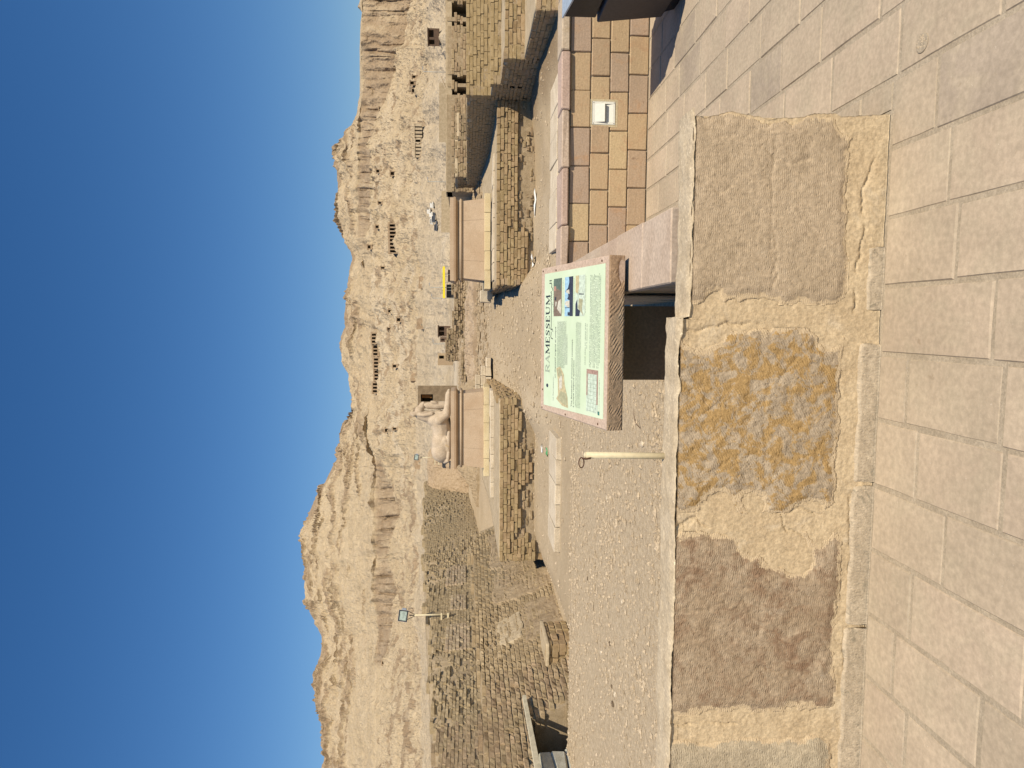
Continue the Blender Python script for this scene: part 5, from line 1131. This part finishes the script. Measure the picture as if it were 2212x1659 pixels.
for a in [('white minibus standing alone at the right of the parked vehicles', 940, 443, 9, 9, M['whitewash'], False, G), ('white minibus, second from the right of the parked vehicles', 933, 456, 7, 9, M['whitewash'], False, G), ('white van parked in the middle of the row of vehicles', 936, 464, 7, 9, M['whitewash'], False, G), ('white van at the left of the white row of vehicles', 937, 475, 12, 8, M['whitewash'], True, G),
          ('dark grey car parked between the white vans', 943, 470, 12, 7, M['cargrey'], True, G), ('dark grey car at the left end of the parked vehicles', 945, 488, 12, 7, M['cargrey'], True, G)]: vehicle(*a)

# ------------------------------------------------------------------ rock-cut tombs: real recesses behind piers
def tomb(label, v, h, wpx, hpx, n, mat, group=None, frac=.55, name='rock_tomb', deep=7.0, fwd=3.5):
    p = hill_at(v + hpx / 2, h); r = math.hypot(p.x, p.y); w = wpx / FPX * r; hg = hpx / FPX * r
    t = thing(name, label, 'tomb', (p.x * (r - fwd) / r, p.y * (r - fwd) / r, p.z), group, facing(p))
    ow = w * frac / n; pw = (w - n * ow) / (n + 1); x = -w / 2
    for i in range(n + 1): MB().box((x, 0, -1.5), (x + pw, deep, hg)).build('pier', mat, t); x += pw + ow
    MB().box((-w / 2 - .3, -.06, hg + .004), (w / 2 + .3, deep, hg * 1.35)).build('lintel', mat, t)
    MB().box((-w / 2 + .05, deep + .01, -1.5), (w / 2 - .05, deep + .3, hg)).build('back_wall', mat, t)
    MB().box((-w / 2, .2, -1.6), (w / 2, deep, -.25)).build('floor', mat, t)
    return t
M['tombrock'] = rocky('tomb_rock', (0.40, 0.28, 0.17), (0.48, 0.35, 0.225), .4, 3, .5, .2)
M['tombpale'] = rocky('tomb_pale_stone', (0.56, 0.44, 0.29), (0.63, 0.51, 0.35), .4, 3, .4, .1)
tomb('row of eight black tomb doorways cut in the hillside at the right', 846, 515, 62, 11, 8, M['tombrock'], frac=.6, fwd=9, deep=14)
for i, wh in enumerate(('rightmost stretch', 'second stretch from the right', 'middle stretch', 'second stretch from the left', 'leftmost stretch')):
    tomb(wh + ' of the long upper row of small tomb openings', 812.5 + (0, .5, 1, 1, .5)[i], 730 + i * 27, 25, 8, 3, M['tombrock'], 'upper row of tomb openings')
t = tomb('pale restored tomb front with pilasters and one dark door', 913, 304, 9, 9, 1, M['tombpale'], None, .5, fwd=5)
for s in (-1, 1):
    for i in range(4):
        x = s * (1.9 + i * 1.45); k = MB().box((x - .45, -.3, -1), (x + .45, 1.5, 2.0)); k.build('pilaster', M['tombpale'], t); MB().box((x - .62, -.45, 2.004), (x + .62, 1.5, 2.45)).build('capital', M['tombpale'], t)
MB().box((-7, 1.52, -1), (-1.2, 2.2, 2.44)).box((1.2, 1.52, -1), (7, 2.2, 2.44)).build('facade_wall', M['tombpale'], t)
for i, (v, h, lb) in enumerate([(895, 165, 'right one of three small black openings at the foot of the right-hand cliffs'), (895, 180, 'middle one of three small black openings at the foot of the right-hand cliffs'), (895, 196, 'left one of three small black openings at the foot of the right-hand cliffs'),
        (825, 235, 'lone small tomb opening just under the right-hand cliffs'), (818, 370, 'upper of two small openings right of the row of eight doorways'), (842, 375, 'lower of two small openings right of the row of eight doorways'), (825, 438, 'small opening close to the right end of the row of eight doorways'),
        (815, 490, 'small opening directly above the row of eight doorways'), (800, 533, 'highest small opening, up near the crest above the row of eight doorways'), (831, 578, 'small opening just left of the row of eight doorways'), (847, 672, 'small opening half-way between the row of eight doorways and the long upper row'),
        (867, 691, 'small opening low on the slope above the brown shelter'), (839, 711, 'small opening just below the right end of the long upper row'), (858, 790, 'small opening well below the middle of the long upper row'), (852, 930, 'upper of two small openings on the slope above the statue'), (868, 926, 'lower of two small openings on the slope above the statue'),
        (886, 1262, 'small dark opening beside the head of the big floodlight'), (823, 1431, 'dark cave opening at the left end of the left-hand cliff band')]):
    tomb(lb, v, h, 6.5 + 2 * (i % 3), 5 + (i % 2), 1, M['tombrock'], 'single tomb openings on the hillside', .6, deep=5)

# ------------------------------------------------------------------ gravel, loose stones, litter
def pebbles(name, n, fx, smin, smax, mat, seed):
    q = np.random.RandomState(seed); xy = fx(q, n); n = len(xy)
    s = smin + (smax - smin) * q.rand(n) ** 4.5
    base = np.array([(1, 0, 0), (0, 1, 0), (-1, 0, 0), (0, -1, 0), (.1, .1, .75), (0, 0, -.5)], float)
    V = base[None] * s[:, None, None] * (1 + .5 * (q.rand(n, 6, 3) - .5)); V[:, :, 0] *= (1 + .7 * q.rand(n))[:, None]
    a = q.rand(n) * 6.28; ca, sa = np.cos(a)[:, None], np.sin(a)[:, None]
    Xr = V[..., 0] * ca - V[..., 1] * sa; Yr = V[..., 0] * sa + V[..., 1] * ca
    V = np.stack([Xr + xy[:, 0:1], Yr + xy[:, 1:2], V[..., 2] + (ground_z(xy[:, 0], xy[:, 1]) + s * .15)[:, None]], -1)
    F = np.array([(0, 1, 4), (1, 2, 4), (2, 3, 4), (3, 0, 4), (1, 0, 5), (2, 1, 5), (3, 2, 5), (0, 3, 5)])
    FF = (F[None] + (np.arange(n) * 6)[:, None, None]).reshape(-1, 3)
    return link(name, fmesh(name, V.reshape(-1, 3), FF, False), mat)
def near(q, n):
    r = np.exp(q.uniform(np.log(4.5), np.log(11.2), n)); a = np.radians(q.uniform(-40, 5, n)); xy = np.stack([r * np.sin(a), r * np.cos(a)], 1)
    keep = q.rand(n) < .25 + 1.1 * sstep(-.25, .35, fbm2(xy[:, 0] * .9, xy[:, 1] * .9, 4, 870))
    return xy[keep & (xy[:, 1] < 10.75) & (xy[:, 0] < .1) & (xy[:, 1] > 2.95)]
tag(pebbles('gravel', 36000, near, .004, .028, M['pebble'], 1), 'pale gravel chips strewn over the ground behind the block wall', 'gravel', kind='stuff')
def edgeg(q, n):
    x = q.uniform(-7.5, -1.2, n); return np.stack([x, 10.2 + .35 * q.randn(n)], 1)
tag(pebbles('gravel', 2600, edgeg, .006, .03, M['pebble'], 2), 'line of pale gravel along the far edge of the gravel path', 'gravel', kind='stuff')
def mid(q, n):
    x = q.uniform(-2.2, 1.6, n); y = 11.5 + 13 * q.rand(n) ** .8; return np.stack([x, y], 1)
tag(pebbles('stone_chips', 2600, mid, .010, .055, M['pebble'], 3), 'stone chips scattered on the rise between the two platforms', 'stone chips', kind='stuff')
def wide(q, n):
    x = q.uniform(-7, 5, n); y = q.uniform(10.8, 16.2, n); return np.stack([x, y], 1)
tag(pebbles('stone_chips', 1500, wide, .008, .04, M['pebble'], 4), 'few small chips on the smooth sand before the platforms', 'stone chips', kind='stuff')
def farr(q, n):
    x = q.uniform(-4, 6, n); y = q.uniform(24, 44, n); return np.stack([x, y], 1)
tag(pebbles('rubble', 3500, farr, .03, .17, M['mudgrey'], 5), 'broken brick rubble strewn on the rise behind the platforms', 'rubble', kind='stuff')
def stone(label, v, h, s, mat, group, sd):
    p = at_z(v, h, 0); z = float(ground_z(np.array(p.x), np.array(p.y))); p = at_z(v, h, z)
    q = random.Random(sd); bm = bmesh.new(); bmesh.ops.create_icosphere(bm, subdivisions=2, radius=1)
    for v_ in bm.verts: v_.co = Vector((v_.co.x * s * 1.4, v_.co.y * s, v_.co.z * s * .6)) * (1 + q.uniform(-.18, .18))
    me = bpy.data.meshes.new('stone'); bm.to_mesh(me); bm.free()
    tag(link('stone', me, mat, None, loc=(p.x, p.y, p.z + s * .2), rot=(0, 0, q.uniform(0, 6))), label, 'stone', group)
for i, (v, h, s, lb) in enumerate([(1389, 959, .030, 'pale stone on the gravel right of the cream post'), (1372, 1042, .018, 'small pale stone on the gravel left of the cream post'), (1312, 1075, .022, 'flat stone on the gravel a little left of the cream post'), (1300, 1410, .024, 'pale stone on the gravel left of the dark doorway heap'), (1345, 1300, .020, 'stone on the gravel above the purple brown block'), (1330, 1500, .026, 'stone on the gravel near the left edge of the picture'), (1285, 1560, .024, 'stone on the far gravel near the doorway')]): stone(lb, v, h, s, M['lime'], None, 70 + i)
M['darkstone'] = rocky('dark_stone', (0.16, 0.115, 0.075), (0.22, 0.16, 0.10), 20, 90, .3, .004)
for i, (v, h, s) in enumerate([(1325, 1521, .03), (1318, 1390, .022), (1322, 1483, .02), (1270, 1250, .02)]): stone('dark brown pebble lying on the gravel at the left', v, h, s, M['darkstone'], 'dark pebbles on the gravel', 90 + i)
hp = mound('soil_heap', 'dark earth and debris in the gap between the sign plinth and the side parapet', .06, 3.85, .16, .95, .16, M['soil'], 830, False, .015, -.05)  # dark heap added so the shaded gap reads black; debris lies there too
for i, (v, h, lb) in enumerate([(884, 975, 'roofless mud house high on the slope above the statue'), (906, 1000, 'roofless mud house low on the slope behind the small far floodlight'), (898, 815, 'roofless mud house on the slope right of the dark tower stump'), (892, 770, 'roofless mud house on the slope above the small square mud house'), (913, 700, 'roofless mud house on the slope just above the brown roofed shelter'), (912, 610, 'roofless mud house on the slope above the yellow awning')]):
    b = hill_at(v + 3, h); r = math.hypot(b.x, b.y); t = thing('ruined_hut', lb, 'ruin', tuple(b), 'ruined mud houses on the slope', facing(b) + rnd.uniform(-.3, .3))
    w, d_, hh_ = rnd.uniform(3.5, 6.5), rnd.uniform(3, 5), rnd.uniform(1.4, 2.4)
    MB().box((-w / 2, -1.5, -2), (-w * .12, -1.2, hh_)).box((w * .10, -1.5, -2), (w / 2, -1.2, hh_ * .8)).build('front_wall', M['tombrock'], t); MB().box((-w / 2, -1.197, -2), (-w / 2 + .3, d_, hh_ * .9)).build('side_wall', M['tombrock'], t)
    MB().box((w / 2 - .3, -1.197, -2), (w / 2, d_, hh_ * .7)).build('side_wall', M['tombrock'], t); MB().box((-w / 2 + .303, d_ - .3, -2), (w / 2 - .303, d_, hh_ * 1.1)).build('back_wall', M['tombrock'], t)
p = at_z(1993, 93, 0); t = thing('cement_plug', 'round pebbly cement plug set in the paving near the bin', 'plug', (p.x, p.y, 0))
MB().tube([(0, 0, -.02), (0, 0, .0035), (0, 0, .0045)], [.033, .033, .030], 20).build('rim', M['joint'], t); q = random.Random(5); k = MB()
for i in range(40):
    a, r_ = q.uniform(0, 6.28), .027 * math.sqrt(q.random()); s_ = q.uniform(.002, .005); x, y = r_ * math.cos(a), r_ * math.sin(a)
    k.add([(x + s_, y, .004), (x, y + s_, .004), (x - s_, y, .004), (x, y - s_, .004), (x, y, .004 + s_ * .7)], [(0, 1, 4), (1, 2, 4), (2, 3, 4), (3, 0, 4)])
k.build('pebbles', M['pebble'], t)
def sheet(name, label, x, y, z, a, b, mat, rz, sd):
    q = random.Random(sd); n = 4; vs = []; fs = []
    for lay in (0, 1):
        q = random.Random(sd)
        for i in range(n):
            for j in range(n): vs.append((a * (i / (n - 1) - .5) + q.uniform(-.1, .1) * a, b * (j / (n - 1) - .5) + q.uniform(-.1, .1) * b, q.uniform(.0, .06) + .004 * lay))
    for i in range(n - 1):
        for j in range(n - 1):
            k = i * n + j; fs.append((k + n * n, k + n + n * n, k + n + 1 + n * n, k + 1 + n * n)); fs.append((k, k + 1, k + n + 1, k + n))
    tag(link(name, mesh(name, vs, fs), mat, None, loc=(x, y, z), rot=(0, 0, rz)), label, 'litter')
sheet('paper_sheet', 'long crumpled white sheet lying at the foot of the empty platform', 2.75, 16.45, .0, .55, .12, M['paper'], .1, 1)
sheet('paper_scrap', 'white paper scraps heaped at the left end of the empty platform', 1.42, 16.4, .05, .28, .16, M['paper'], .4, 2)
sheet('litter_scrap', 'red scrap beside the white paper at the empty platform', 1.15, 16.3, .05, .14, .1, M['litterred'], .4, 3)
sheet('paper_scrap', 'white crumpled paper at the corner of the statue platform', -2.30, 15.6, .0, .3, .2, M['paper'], .2, 5)
sheet('paper_scrap', 'small white scrap on the sand left of the white crumpled paper', -2.6, 14.6, -.02, .18, .1, M['paper'], .2, 6)
sheet('litter_scrap', 'green scrap lying on the sand before the statue platform', -2.55, 13.9, -.04, .16, .08, M['littergreen'], .2, 7)
tag(MB().tube([(0, 0, .01), (.05, .03, .05), (.12, .04, .06), (.17, .09, .05)], [.004, .003, .003, .002], 5).tube([(.05, .03, .05), (.07, .10, .03)], .002, 5).build('dry_twig', M['rust'], None, loc=tuple(at_z(1385, 925, .0))), 'dry twig on the gravel left of the sign plinth', 'twig')
